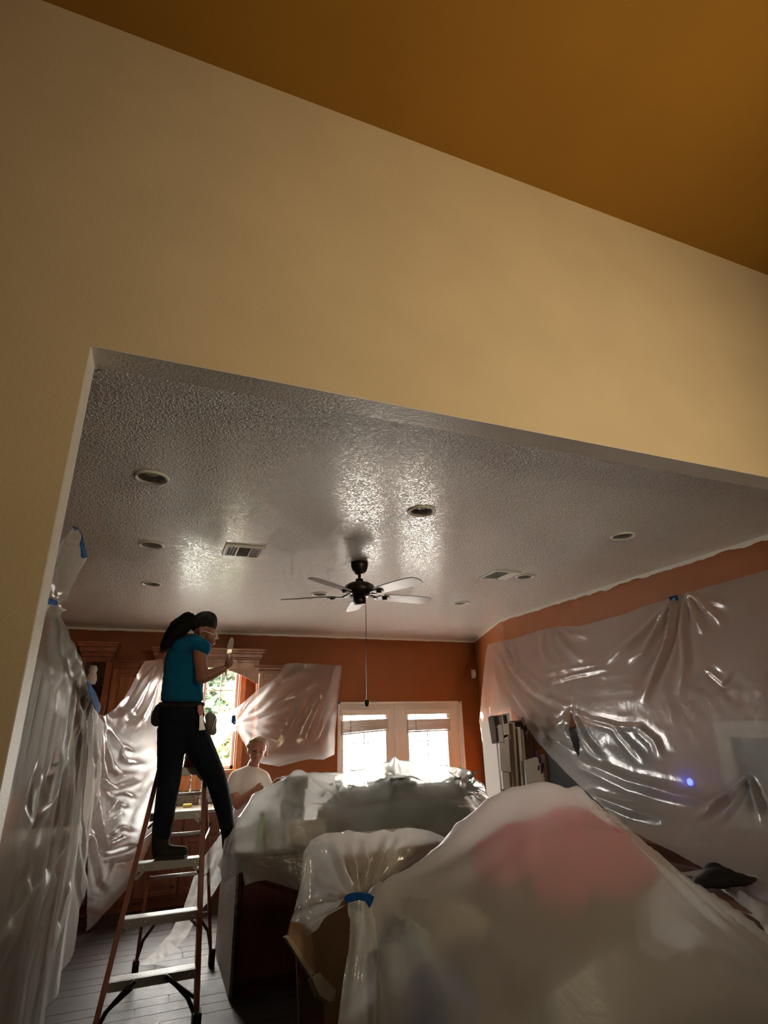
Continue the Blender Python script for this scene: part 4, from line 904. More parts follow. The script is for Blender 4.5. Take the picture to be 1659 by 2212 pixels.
MB().box(1.12, 1.32, 5.22, 5.42, 0.929, 0.97).box(1.12, 1.32, 5.34, 5.42, 0.97, 1.30).box(1.12, 1.32, 5.20, 5.42, 1.28, 1.385).build('body', 'grey_fabric', t, bevel=0.012)
MB().lathe([(0, 0), (0.06, 0), (0.075, 0.06), (0.06, 0.13), (0.055, 0.14), (0, 0.14)], 16, (1.22, 5.27, 0.972)).build('jug', 'mirror_dark', t, True)
t = thing('bottle', 'yellow-green bottle seen through the left of the island sheet', 'bottle', (0.90, 5.02, 0.929))
MB().lathe([(0, 0), (0.04, 0), (0.042, 0.12), (0.03, 0.16), (0.014, 0.18), (0.014, 0.22), (0, 0.22)], 16, (0.90, 5.02, 0.929)).build('body', 'green_bottle', t, True)
MB().lathe([(0.016, 0.215), (0.016, 0.24), (0, 0.24)], 12, (0.90, 5.02, 0.929)).build('cap', 'ceramic', t, True)
tag(MB().box(1.08, 1.40, 4.90, 4.915, 0.93, 1.09).build('paper_card', 'paper', bevel=0.002), 'white card standing behind the front of the island sheet', 'card')
t = thing('storage_jar', 'brown storage jar in the island pile beside the coffee maker', 'jar', (1.46, 5.15, 0.929))
MB().lathe([(0, 0), (0.075, 0), (0.085, 0.1), (0.07, 0.17), (0, 0.17)], 18, (1.46, 5.15, 0.929)).build('body', 'book_brown', t, True); MB().lathe([(0.072, 0.17), (0.072, 0.19), (0.02, 0.2), (0.02, 0.215), (0, 0.215)], 18, (1.46, 5.15, 0.929)).build('lid', 'cream_wood', t, True)
for k, (a, b_, h) in enumerate(((1.62, 2.02, 0.27), (2.06, 2.46, 0.31), (2.50, 2.92, 0.26))):  # dark crates added as filler so the pile looks darker through the film
    t = thing('storage_crate', ['dark storage crate in the pile behind the middle plant', 'taller dark storage crate behind the plant under the highest tip', 'dark storage crate at the right end of the island pile'][k], 'crate', ((a+b_)/2, 5.6, 0.929), 'dark crates on the island')
    MB().box(a, b_, 5.46, 5.74, 0.929, 0.929+h).build('body', 'grey_dark', t, bevel=0.012); MB().box(a-0.01, b_+0.01, 5.45, 5.75, 0.929+h, 0.929+h+0.03).build('lid', 'grey_dark', t, bevel=0.008)
    MB().box((a+b_)/2-0.06, (a+b_)/2+0.06, 5.44, 5.462, 0.929+h*0.7, 0.929+h*0.82).build('handle', 'tv_black', t)
bq = P(602, 1702, 5.75)
t = thing('basket', 'white basket with thin hoop handle beside the man', 'basket', (bq.x, bq.y, 0.929))
MB().lathe([(0, 0.93), (0.07, 0.93), (0.10, bq.z-0.01), (0.105, bq.z), (0.098, bq.z), (0.065, 0.95), (0, 0.95)], 20, (bq.x, bq.y, 0)).build('bowl', 'paper', t, True)
MB().tube([(bq.x+0.075*math.cos(math.pi*k/14), bq.y, bq.z+0.085*math.sin(math.pi*k/14)) for k in range(15)], 0.005, 8).build('hoop_handle', 'pale_plastic', t, True)

# ================================================================== FOREGROUND MOUND
ac = thing('armchair', 'pale grey armchair buried under the large front plastic sheet', 'armchair', (1.9, 2.35, 0))
MB().box(1.45, 2.35, 1.95, 2.75, 0.12, 0.46).build('seat', 'grey_fabric', ac, bevel=0.04)
MB().box(1.42, 2.38, 2.62, 2.85, 0.12, 1.10).build('backrest', 'grey_fabric', ac, bevel=0.06)
for x in (1.30, 2.34): MB().box(x, x+0.16, 1.95, 2.8, 0.12, 0.68).build('armrest', 'grey_fabric', ac, bevel=0.05)
for x in (1.36, 2.44):
    for y in (2.0, 2.76): MB().tube([(x, y, 0.009), (x, y, 0.125)], [0.018, 0.026], 10).build('leg', 'wood_dark', ac)
def cushion(name, label, c, r, mt, rot=None, cat='pillow'):
    mb = MB(); n = 18; c = Vector(c); vs = []; fs = []
    for sgn in (1, -1):
        o = len(vs)
        for i in range(n+1):
            for j in range(n+1):
                u = -1+2*i/n; v = -1+2*j/n; k = (max(0, (1-u**4)*(1-v**4)))**0.5
                sh = 1-0.10*(abs(u*v))
                p = Vector((u*r[0]*(1-0.07*(1-v*v)*abs(u)**3), v*r[1]*(1-0.07*(1-u*u)*abs(v)**3), sgn*r[2]*k*(0.85+0.15*noise.noise((u*2, v*2, sgn+c.x)))))
                vs.append(c + (rot @ p if rot else p))
        for i in range(n):
            for j in range(n): fs.append((o+i*(n+1)+j, o+(i+1)*(n+1)+j, o+(i+1)*(n+1)+j+1, o+i*(n+1)+j+1))
    mb.add(vs, fs); t = mb.build(name, mt, smooth=True)
    return tag(t, label, cat)
PINK = [(1.44, 2.38, 1.22, 0.12, 0.12, 0.09), (1.56, 2.36, 1.26, 0.15, 0.13, 0.10), (1.70, 2.33, 1.27, 0.16, 0.14, 0.11), (1.84, 2.36, 1.30, 0.17, 0.14, 0.10), (1.98, 2.34, 1.24, 0.14, 0.13, 0.10), (1.62, 2.22, 1.13, 0.12, 0.10, 0.09), (1.86, 2.22, 1.15, 0.14, 0.11, 0.09), (2.06, 2.28, 1.15, 0.10, 0.10, 0.08)]
cushion('pillow', 'grey cushion on the armchair seat under the front sheet', (1.9, 2.36, 0.70), (0.36, 0.24, 0.14), 'grey_fabric')
cushion('blanket', 'folded blue blanket behind the lower left of the front sheet', (1.09, 2.34, 0.78), (0.14, 0.12, 0.17), 'blue_fabric', cat='blanket')
cushion('towel', 'pale blue towel draped behind the sheet below the blue tape', (1.00, 2.40, 0.93), (0.09, 0.08, 0.10), 'pale_blue', cat='towel')
cushion('towel', 'cream towel glimpsed above the blue blanket', (1.22, 2.42, 1.02), (0.12, 0.12, 0.08), 'frame_beige', cat='towel')
t = thing('storage_bin', 'dark plastic bin under the left of the front sheet', 'bin', (1.06, 2.4, 0.009))
MB().box(0.88, 1.26, 2.2, 2.62, 0.009, 0.56).build('body', 'grey_fabric', t, bevel=0.02); MB().box(0.87, 1.27, 2.19, 2.63, 0.56, 0.60).build('lid', 'pale_plastic', t, bevel=0.01)
t = thing('leather_ottoman', 'brown leather ottoman under the right edge of the front sheet', 'ottoman', (2.72, 2.05, 0))
MB().box(2.45, 3.0, 1.75, 2.3, 0.08, 0.62).build('body', 'brown_leather', t, bevel=0.05)
for x in (2.5, 2.95):
    for y in (1.8, 2.25): MB().tube([(x, y, 0.0), (x, y, 0.09)], 0.02, 8).build('foot', 'wood_dark', t)
MS = [P(x, y, yy) for x, y, yy in ((796, 1935, 2.42), (840, 1905, 2.43), (900, 1868, 2.44), (950, 1826, 2.45), (1000, 1768, 2.46), (1060, 1722, 2.46), (1110, 1700, 2.46), (1180, 1690, 2.46), (1240, 1706, 2.46), (1300, 1757, 2.46), (1340, 1798, 2.47), (1400, 1846, 2.48), (1469, 1896, 2.5), (1568, 1992, 2.5), (1659, 2100, 2.5))]
MR = [([tuple(p) for p in MS], 0.05), ([(p.x, 1.95, 0.45+(p.z-0.45)*0.62) for p in MS], 0.06), ([(p.x, 2.22, 0.45+(p.z-0.45)*0.86) for p in MS], 0.05)]
ME = []
MF = [(L2((1.95, 2.46), (2.3, 2.3), (2.7, 2.05), (3.0, 1.8)), 0.04, 0.025, 0.04), (L2((2.0, 2.46), (2.4, 2.45), (2.9, 2.4)), 0.04, 0.025, 0.04), (L2((1.95, 2.44), (2.12, 2.25), (2.25, 2.0), (2.32, 1.6)), 0.04, 0.025, 0.035), (L2((2.05, 2.42), (2.35, 2.2), (2.6, 1.9)), 0.03, 0.02, 0.03), (L2((0.89, 2.42), (1.2, 2.3), (1.6, 2.25)), 0.02, 0.02, 0.05), (L2((0.89, 2.42), (1.1, 2.2), (1.3, 1.9)), 0.03, 0.015, 0.04), (L2((0.89, 2.42), (0.96, 2.2), (1.0, 1.9)), 0.035, 0.015, 0.04), (L2((0.89, 2.42), (1.3, 2.40), (1.7, 2.44)), 0.02, 0.02, 0.04), (L2((1.75, 2.46), (1.5, 2.2), (1.35, 2.0)), 0.008, 0.03, 0.06)]
def mhem(X, Y):
    return 0.42 + 0.20*(X > 2.9)*(Y > 1.9)
drape('plastic_sheet', 0.76, 2.98, 1.20, 3.05, 0.024, pile(MR, ME), mhem, MF, 'huge frosted plastic sheet tented over the pile in front with pink showing through', PLF, iters=700, sag=0.0001, wr=0.006, wsc=2.2, seed=4.5)

for k, (a, b_) in enumerate(((1285, 1751), (1307, 1757))):
    c_ = P(a, b_, 2.40); rr_ = 0.019 if k == 0 else 0.015
    tag(MB().tube([c_+RT*rr_*math.cos(t_)+UP*rr_*1.1*math.sin(t_) for t_ in [2*math.pi*i_/20 for i_ in range(20)]+[0]], 0.0028, 6).build('wire_ring', 'cream_wood', smooth=True), ['left of two small wire rings on the shoulder of the front sheet', 'right of two small wire rings on the shoulder of the front sheet'][k], 'ring', 'wire rings')
# ================================================================== BOXES, GATHERED FILM
t = thing('moving_box', 'cardboard box wrapped in gathered plastic behind the blue tape', 'box', (1.12, 3.0, 0.70))
MB().box(0.86, 1.40, 2.82, 3.22, 0.70, 1.255).build('body', 'cardboard', t, bevel=0.006)
MB().box(1.10, 1.16, 2.815, 2.819, 0.70, 1.255).build('packing_tape', 'frame_beige', t)
t = thing('moving_box', 'lower cardboard box carrying the wrapped box', 'box', (1.12, 3.0, 0.0))
MB().box(0.84, 1.42, 2.80, 3.24, 0.009, 0.698).build('body', 'cardboard', t, bevel=0.006)
EO = [(655, 1842), (672, 1815), (700, 1800), (735, 1797), (752, 1792), (772, 1797), (800, 1800), (830, 1791), (848, 1797), (862, 1790), (890, 1788), (930, 1794), (962, 1808), (985, 1830), (930, 1900), (860, 1935), (802, 1942), (790, 1946), (752, 1944), (738, 1950), (722, 1962), (700, 1985), (684, 2010), (662, 2022), (640, 2008), (627, 1992), (636, 1965), (650, 1905)]
EC = [tuple(P(700, 1800, 2.80)), tuple(P(850, 1795, 2.80)), tuple(P(960, 1810, 2.80)), tuple(P(655, 1850, 2.78)), tuple(P(720, 1860, 2.74)), tuple(P(850, 1860, 2.74)), tuple(P(930, 1870, 2.74)), tuple(P(775, 1942, 2.62)), tuple(P(640, 1985, 2.70)), tuple(P(690, 1960, 2.70)), tuple(P(860, 1930, 2.66))]
EFo = [([(775, 1942), (745, 1890), (722, 1830), (718, 1805)], 0.05, 5, 8), ([(778, 1942), (765, 1880), (755, 1815)], 0.05, 4, 7), ([(782, 1942), (790, 1880), (782, 1810)], 0.05, 4, 7), ([(786, 1942), (815, 1870), (840, 1800)], 0.06, 4, 7), ([(788, 1942), (830, 1880), (870, 1800)], 0.05, 4, 8), ([(770, 1944), (720, 1925), (675, 1905)], 0.04, 5, 9), ([(768, 1945), (710, 1945), (660, 1965)], 0.05, 5, 9), ([(790, 1942), (860, 1890), (940, 1830)], 0.03, 5, 9), ([(660, 1850), (655, 1900), (650, 1960)], 0.03, 6, 10), ([(632, 1985), (650, 1965), (668, 1985)], 0.04, 4, 7)]
sheet('plastic_sheet', EO, EC, EFo, 'clear plastic gathered over the cardboard box by the blue tape', plastic('poly_sheet_clear', clear=0.50, trans=0.26, gloss=0.06, bump=0.2, bscale=10), step=6.0, wr=0.008, wsc=(0.03, 0.03), seed=6.2)
TO = [(752, 1944), (790, 1946), (803, 1942), (812, 1990), (822, 2080), (840, 2180), (850, 2290), (720, 2290), (730, 2212), (742, 2120), (756, 2040), (758, 1985), (752, 1965)]
TC = [tuple(P(775, 1942, 2.40)), tuple(P(760, 2050, 2.30)), tuple(P(810, 2050, 2.30)), tuple(P(740, 2200, 2.24)), tuple(P(830, 2200, 2.24)), tuple(P(780, 2120, 2.25))]
TF = [([(765, 1950), (770, 2050), (755, 2200)], 0.03, 5, 9), ([(780, 1950), (785, 2060), (775, 2200)], 0.03, 5, 9), ([(795, 1950), (800, 2060), (815, 2200)], 0.03, 5, 9), ([(775, 1950), (776, 2000), (762, 2100)], 0.02, 4, 6)]
sheet('plastic_sheet', TO, TC, TF, 'hanging tail of plastic below the big blue tape knot', PL, step=6.0, wr=0.006, wsc=(0.05, 0.01), seed=8.2)
tape([(744, 1938), (752, 1931), (775, 1927), (798, 1930), (808, 1937), (805, 1950), (798, 1962), (788, 1946), (770, 1944), (754, 1950), (746, 1952)], [tuple(P(x, y, 2.33)) for x, y in ((740, 1930), (810, 1930), (775, 1960), (745, 1955), (800, 1965))], 'large blue tape knot tying the front sheet', 0.02)
# open carton with pale flaps
t = thing('open_carton', 'open carton with pale folded flaps at the bottom edge by the island', 'box', tuple(P(690, 2200, 2.72)))
def slab(name, pts, Y, th, mt, par):
    if not isinstance(Y, (list, tuple)): Y = [Y]*len(pts)
    v = [P(a, b, y) for (a, b), y in zip(pts, Y)]; n = (v[1]-v[0]).cross(v[2]-v[0]).normalized()
    if n.dot(CAM-v[0]) > 0: n = -n
    return MB().prism(v, n*th).build(name, mt, par)
slab('side', [(668, 2000), (748, 1955), (752, 2260), (700, 2260)], 2.74, 0.02, 'cardboard', t)
slab('flap', [(630, 1990), (668, 1998), (690, 2100), (676, 2108), (640, 2055), (622, 2030)], [2.62, 2.7, 2.7, 2.66, 2.6, 2.58], 0.008, 'cardboard', t)
slab('flap_edge', [(618, 2026), (626, 2022), (681, 2104), (672, 2112)], [2.57, 2.58, 2.66, 2.65], 0.02, 'cream_wood', t)
slab('flap', [(674, 2112), (690, 2100), (726, 2140), (722, 2162), (712, 2164), (690, 2150)], [2.60, 2.62, 2.62, 2.6, 2.58, 2.58], 0.03, 'cream_wood', t)
slab('side', [(640, 2060), (676, 2112), (700, 2160), (700, 2290), (650, 2290)], 2.70, 0.02, 'wood_dark', t)

# ================================================================== RIGHT SIDE FURNITURE
con = thing('media_console', 'long brown wooden console with drawers below the right wall sheet', 'console', (3.86, 4.0, 0))
MB().box(3.68, 4.06, 2.55, 5.55, 0.0, 0.80).build('body', 'wood_dark', con, bevel=0.006)
for k in range(4):
    y0 = 2.6+k*0.735
    for z0, z1 in ((0.08, 0.30), (0.32, 0.54), (0.56, 0.76)):
        d = MB().box(3.658, 3.679, y0, y0+0.70, z0, z1).build('drawer', 'brown_leather', con, bevel=0.005)
        MB().tube([(3.645, y0+0.28, (z0+z1)/2), (3.645, y0+0.42, (z0+z1)/2)], 0.008, 8).build('handle', 'bronze', d)
t = thing('television', 'black television behind the right wall sheet', 'television', (3.98, 4.75, 0.80))
MB().box(3.99, 4.03, 4.0, 5.42, 0.92, 1.72).build('screen', 'tv_black', t, bevel=0.008)
MB().box(3.90, 4.04, 4.5, 4.95, 0.801, 0.825).box(3.99, 4.02, 4.68, 4.76, 0.82, 0.95).build('stand', 'tv_black', t)
t = thing('framed_mirror', 'beige framed mirror behind the plastic at the right edge', 'mirror', (4.03, 2.9, 1.0))
zf0, zf1, yf0, yf1 = 1.02, 1.76, 2.35, 3.32
for bx in ((yf0, yf1, zf0, zf0+0.12), (yf0, yf1, zf1-0.12, zf1), (yf0, yf0+0.12, zf0+0.12, zf1-0.12), (yf1-0.12, yf1, zf0+0.12, zf1-0.12)):
    MB().box(4.02, 4.07, bx[0], bx[1], bx[2], bx[3]).build('frame_bar', 'frame_beige', t, bevel=0.008)
MB().box(4.045, 4.06, yf0+0.12, yf1-0.12, zf0+0.12, zf1-0.12).build('glass', 'mirror_dark', t)
lp = PX(1492, 1690, 3.93)
t = thing('led_light', 'glowing blue light behind the right wall sheet', 'light', lp)
MB().lathe([(0, -0.028), (0.016, -0.020), (0.022, 0), (0.016, 0.020), (0, 0.028)], 16, lp).build('bulb', 'blue_led', t, True)
MB().tube([lp+Vector((0.01, 0, -0.015)), Vector((lp.x+0.02, lp.y, 0.802))], 0.01, 8).build('stem', 'tv_black', t)
MB().lathe([(0, 0), (0.05, 0), (0.05, 0.015), (0, 0.02)], 16, (lp.x+0.02, lp.y, 0.802)).build('base', 'tv_black', t)
# low bench with film and dark cloth
t = thing('side_table', 'wooden side table under the plastic at the right edge', 'table', (3.3, 2.9, 0))
MB().box(3.02, 3.62, 2.0, 3.25, 0.77, 0.83).build('seat', 'wood_dark', t, bevel=0.01)
for x in (3.06, 3.53):
    for y in (2.05, 3.16): MB().box(x, x+0.05, y, y+0.05, 0, 0.77).build('leg', 'wood_dark', t)
FO = [(1405, 1893), (1440, 1890), (1480, 1884), (1520, 1878), (1548, 1872), (1600, 1884), (1680, 1905), (1760, 1925), (1820, 1945), (1830, 2060), (1760, 2200), (1690, 2080), (1640, 1990), (1560, 1930), (1480, 1910)]
FC = [(3.0, 3.25, 0.845), (3.62, 3.25, 0.845), (3.0, 2.4, 0.845), (3.65, 2.4, 0.85), (2.98, 2.3, 0.6), (3.0, 1.9, 0.845)]
FFo = [([(1500, 1920), (1580, 1960), (1680, 2040)], 0.03, 6, 14), ([(1540, 1900), (1620, 1950), (1700, 2020)], 0.03, 6, 12), ([(1560, 1960), (1620, 2040), (1680, 2120)], 0.025, 8, 16), ([(1600, 1935), (1650, 1960), (1720, 1990)], 0.02, 5, 10)]
sheet('plastic_sheet', FO, FC, FFo, 'plastic sheet over the side table at the lower right under a dark cloth', PL, step=8.0, wr=0.012, wsc=(0.02, 0.02), seed=3.9)

# ================================================================== ORGANIC TOOL
def organic(name, mb, mt, parent, voxel=0.012, sm=8):
    o = mb.build(name, mt, parent, smooth=True)
    r = o.modifiers.new('remesh', 'REMESH'); r.mode = 'VOXEL'; r.voxel_size = voxel; r.use_smooth_shade = True
    s = o.modifiers.new('smooth', 'SMOOTH'); s.factor = 0.5; s.iterations = sm
    return o
mb = MB()
for a in PINK: mb.ell(a[:3], a[3:], Matrix.Rotation(math.radians(25), 3, 'X'))
tag(organic('comforter', mb, 'pink_fabric', None, 0.014, 4), 'bunched pink comforter at the peak under the front sheet', 'comforter')
# dark cloth on the bench
q = PZ(1556, 1908, 0.872)
mb = MB()
for dx, dy, rx, ry, rz in ((-0.10, 0.02, 0.10, 0.07, 0.035), (0.0, 0.0, 0.13, 0.08, 0.055), (0.10, -0.04, 0.11, 0.06, 0.035), (0.19, -0.09, 0.08, 0.04, 0.022), (0.02, 0.05, 0.09, 0.05, 0.065)):
    mb.ell((q.x+dx*0.8, q.y+dy*0.8, 0.868+rz*0.6), (rx, ry, rz))
o = organic('dark_cloth', mb, 'black_cloth', None, 0.012, 3); tag(o, 'crumpled black cloth lying on plastic at the lower right', 'cloth')

# ================================================================== CLUTTER BY THE ANGLED WALL
def card(name, label, cat, pts, Y, th, mt, group=None):
    o = slab(name, pts, Y, th, mt, None); return tag(o, label, cat, group)
# white shelf unit the papers hang on
sh = thing('shelf_unit', 'white shelf unit standing by the angled wall behind the pink mound', 'shelf', (3.9, 5.85, 0))
MB().box(3.62, 3.65, 5.80, 6.10, 0.0, 1.80).build('side_panel', 'paper', sh); MB().box(4.03, 4.06, 5.70, 6.05, 0.0, 1.80).build('side_panel', 'book_brown', sh)
for z in (0.1, 0.55, 1.0, 1.40, 1.78): MB().box(3.65, 4.03, 5.80, 6.05, z, z+0.02).build('shelf_board', 'book_brown', sh)
MB().box(3.65, 4.03, 6.06, 6.08, 0, 1.8).build('back_panel', 'book_brown', sh)
ph = thing('photo_print', 'grey photo print hanging at the left end of the wall sheet', 'photo', tuple(P(1074, 1600, 5.62)))
slab('print', [(1054, 1550), (1060, 1546), (1084, 1544), (1090, 1604), (1063, 1607)], 5.62, 0.004, 'photo_grey', ph)
slab('picture_dark', [(1066, 1548), (1076, 1547), (1080, 1568), (1070, 1570)], 5.612, 0.003, 'photo_dark', ph)
slab('picture_pale', [(1075, 1566), (1084, 1565), (1088, 1602), (1077, 1604)], 5.611, 0.003, 'paper', ph)
slab('picture_dark', [(1071, 1572), (1075, 1572), (1078, 1602), (1073, 1603)], 5.611, 0.003, 'photo_dark', ph)
p2 = thing('photo_print', 'second small photo print half behind the first one', 'photo', tuple(P(1095, 1580, 5.68)))
slab('print', [(1084, 1542), (1100, 1540), (1103, 1586), (1089, 1588)], 5.68, 0.004, 'paper', p2)
slab('picture_dark', [(1086, 1545), (1094, 1544), (1097, 1562), (1089, 1564)], 5.672, 0.003, 'photo_dark', p2)
card('white_towel', 'white cloth hanging under the photo prints', 'cloth', [(1078, 1604), (1100, 1590), (1106, 1668), (1098, 1668), (1082, 1664)], 5.70, 0.02, 'white_cotton')
card('white_towel', 'longer white cloth below the hanging cloth beside the binders', 'cloth', [(1083, 1655), (1103, 1662), (1110, 1712), (1088, 1705)], 5.74, 0.03, 'white_cotton')
for k, (x, w, top, mt) in enumerate([(1101, 5, 1562, 'book_brown'), (1107, 5, 1560, 'frame_beige'), (1113, 4, 1574, 'wood_dark'), (1118, 6, 1570, 'paper'), (1126, 5, 1575, 'frame_beige')]):
    card('board', ['thin brown board leaning next to the white cloth', 'beige board leaning second from the white cloth', 'narrow dark board between the leaning pale boards', 'white board leaning among the boards by the angled wall', 'beige board leaning beside the paint-splashed canvas'][k], 'board', [(x, top), (x+w, top+1), (x+w+9, 1700), (x+9, 1700)], 5.66, 0.06, mt, 'boards leaning by the angled wall')
cv = thing('painted_canvas', 'pale canvas splashed with purple paint leaning by the dark console', 'canvas', tuple(P(1160, 1700, 5.55)))
slab('canvas', [(1133, 1643), (1176, 1630), (1190, 1690), (1186, 1720), (1140, 1720)], 5.55, 0.02, 'paper', cv)
for k, pts in enumerate([[(1155, 1622), (1160, 1620), (1164, 1636), (1160, 1637)], [(1162, 1634), (1168, 1632), (1170, 1648), (1165, 1650)], [(1168, 1650), (1175, 1648), (1174, 1668), (1169, 1672)], [(1162, 1654), (1166, 1653), (1166, 1664), (1162, 1664)]]):
    slab('paint_splash', pts, 5.543, 0.003, 'purple_paint', cv)
card('board', 'dark brown board edge right of the painted canvas', 'board', [(1177, 1630), (1186, 1628), (1198, 1720), (1190, 1720)], 5.60, 0.06, 'book_brown', 'boards leaning by the angled wall')
rk = thing('wall_hook', 'small chrome hook strip under the sheet edge above the boards', 'hook', tuple(P(1138, 1590, 5.6)))
slab('strip', [(1126, 1550), (1131, 1548), (1150, 1604), (1144, 1606)], 5.62, 0.006, 'chrome', rk)
slab('hook', [(1131, 1572), (1136, 1566), (1140, 1576), (1135, 1582)], 5.60, 0.01, 'bronze', rk)

# ================================================================== WOMAN ON THE LADDER
YW = 4.99
def w(px, py, d=0.0): return P(px, py, YW+d)
wo = thing('person', 'woman in blue t-shirt, dark trousers and black cap standing on the stepladder holding a brush', 'person', (0.2, 5.0, 0.904))
b = MB()
b.ell(w(443, 1354), (0.084, 0.092, 0.112), Matrix.Rotation(math.radians(28), 3, 'Y'))
b.ell(w(453, 1374, -0.01), (0.058, 0.060, 0.062)); b.ell(w(458, 1388, -0.01), (0.030, 0.035, 0.026))
b.cap(w(467, 1372), 0.012, w(470, 1379), 0.015)                      # nose
b.ell(w(433, 1364, -0.085), (0.016, 0.012, 0.028))                   # ear
b.ell(w(460, 1389), (0.018, 0.024, 0.009))                           # lips
b.cap(w(418, 1390), 0.060, w(438, 1370), 0.052)                      # neck
b.ell(w(402, 1430), (0.15, 0.10, 0.19)); b.ell(w(394, 1500), (0.145, 0.10, 0.16)); b.ell(w(390, 1548), (0.15, 0.115, 0.12))
b.cap(w(430, 1398, -0.12), 0.058, w(437, 1462, -0.18), 0.047); b.cap(w(437, 1464, -0.18), 0.050, w(458, 1456, -0.18), 0.046); b.cap(w(458, 1456, -0.18), 0.045, w(486, 1444, -0.17), 0.029)
b.ell(w(494, 1438, -0.165), (0.026, 0.028, 0.040), Matrix.Rotation(math.radians(25), 3, 'Y'))
for k, (dx, dy) in enumerate(((0, -7), (2, -2), (2, 4), (0, 9))):     # fingers curled round the handle
    r0 = 0.0095-0.0006*k
    b.cap(w(489+dx, 1434+dy, -0.19), r0, w(496+dx, 1430+dy, -0.205), r0); b.cap(w(496+dx, 1430+dy, -0.205), r0, w(501+dx, 1430+dy, -0.185), r0*0.95); b.cap(w(501+dx, 1430+dy, -0.185), r0*0.95, w(498+dx, 1433+dy, -0.165), r0*0.85)
b.cap(w(488, 1432, -0.165), 0.011, w(491, 1422, -0.18), 0.010); b.cap(w(491, 1422, -0.18), 0.010, w(494, 1414, -0.185), 0.0085)
b.cap(w(388, 1402, 0.13), 0.055, w(382, 1466, 0.17), 0.044); b.cap(w(382, 1466, 0.17), 0.043, w(412, 1505, 0.20), 0.028); b.ell(w(418, 1512, 0.20), (0.025, 0.03, 0.045))
b.cap(w(376, 1578), 0.075, w(366, 1690), 0.055); b.cap(w(366, 1690), 0.052, w(350, 1815), 0.038); b.cap(w(410, 1578), 0.08, w(466, 1682, 0.05), 0.055); b.cap(w(466, 1682, 0.05), 0.052, w(492, 1815, 0.22), 0.036)
organic('body', b, 'skin', wo, 0.0075, 5)
s_ = MB()
for cx_, cy_, rx_, ry_ in ((409, 1398, 0.148, 0.115), (405, 1412, 0.172, 0.124), (402, 1428, 0.178, 0.128), (399, 1446, 0.174, 0.128), (397, 1464, 0.170, 0.126), (395, 1482, 0.168, 0.124), (394, 1498, 0.170, 0.126), (394, 1511, 0.172, 0.128)):
    s_.ell(w(cx_, cy_), (rx_, ry_, 0.075 if cy_ < 1500 else 0.045))
s_.cap(w(422, 1393, -0.09), 0.080, w(438, 1400, -0.135), 0.072); s_.cap(w(388, 1400, 0.10), 0.075, w(383, 1418, 0.15), 0.068); s_.cap(w(408, 1388), 0.075, w(424, 1383), 0.060); s_.cap(w(390, 1398, -0.06), 0.075, w(420, 1390, -0.08), 0.078)
for a, b_ in (((432, 1490, -0.10), (440, 1512, -0.06)), ((428, 1478, -0.10), (436, 1500, -0.08)), ((365, 1470, -0.09), (400, 1480, -0.125)), ((362, 1500, -0.09), (395, 1505, -0.128)), ((410, 1420, -0.12), (425, 1455, -0.115))):
    s_.cap(w(*a), 0.014, w(*b_), 0.010)
organic('t_shirt', s_, 'blue_shirt', wo, 0.012, 22)
MB().tube([w(436+2*math.cos(a)*5.2+4, 1404+math.sin(a)*9-4, -0.185+0.1*math.cos(a*0.5)) for a in [k*0.35 for k in range(10)]], 0.008, 8).build('sleeve_hem', 'navy', wo, True)
tr = MB()
tr.ell(w(390, 1545), (0.188, 0.140, 0.125)); tr.ell(w(392, 1525), (0.172, 0.125, 0.07))
tr.cap(w(374, 1575), 0.121, w(368, 1640), 0.099); tr.cap(w(368, 1640), 0.099, w(365, 1690), 0.087); tr.cap(w(365, 1690), 0.085, w(356, 1750), 0.078); tr.cap(w(356, 1750), 0.078, w(349, 1805), 0.069)
tr.cap(w(412, 1575, 0.02), 0.121, w(440, 1630, 0.04), 0.103); tr.cap(w(440, 1630, 0.04), 0.103, w(468, 1685, 0.06), 0.083); tr.cap(w(468, 1685, 0.06), 0.082, w(484, 1745, 0.14), 0.072); tr.cap(w(484, 1745, 0.14), 0.069, w(493, 1805, 0.20), 0.050)
organic('trousers', tr, 'navy', wo, 0.010, 6)
bo = MB()
bo.cap(w(349, 1785), 0.068, w(346, 1835), 0.062); bo.cap(w(346, 1842), 0.056, w(372, 1842, -0.02), 0.050); bo.cap(w(372, 1842, -0.02), 0.050, w(395, 1840, -0.04), 0.040)
lb = organic('boot', bo, 'boot', wo, 0.009, 5)
pts = [w(x, 1852, d) for x, d in ((335, -0.05), (398, -0.09), (406, -0.03), (398, 0.03), (350, 0.06), (334, 0.03))]
for p in pts: p.z = 0.906
MB().prism(pts, (0, 0, 0.022)).build('sole', 'black_rubber', lb, bevel=0.004)
bo2 = MB(); bo2.cap(w(493, 1800, 0.22), 0.055, w(495, 1830, 0.24), 0.055); bo2.cap(w(496, 1836, 0.25), 0.05, w(512, 1838, 0.30), 0.040)
organic('boot', bo2, 'boot', wo, 0.010, 5)
cp = MB(); cp.ell(w(443, 1345), (0.106, 0.104, 0.098), Matrix.Rotation(math.radians(14), 3, 'Y')); cp.ell(w(436, 1346), (0.105, 0.100, 0.080)); cp.ell(w(448, 1338), (0.085, 0.09, 0.070), Matrix.Rotation(math.radians(10), 3, 'Y')); cp.cap(w(425, 1348), 0.07, w(412, 1345), 0.045)
organic('cap', cp, 'black_cloth', wo, 0.008, 4)
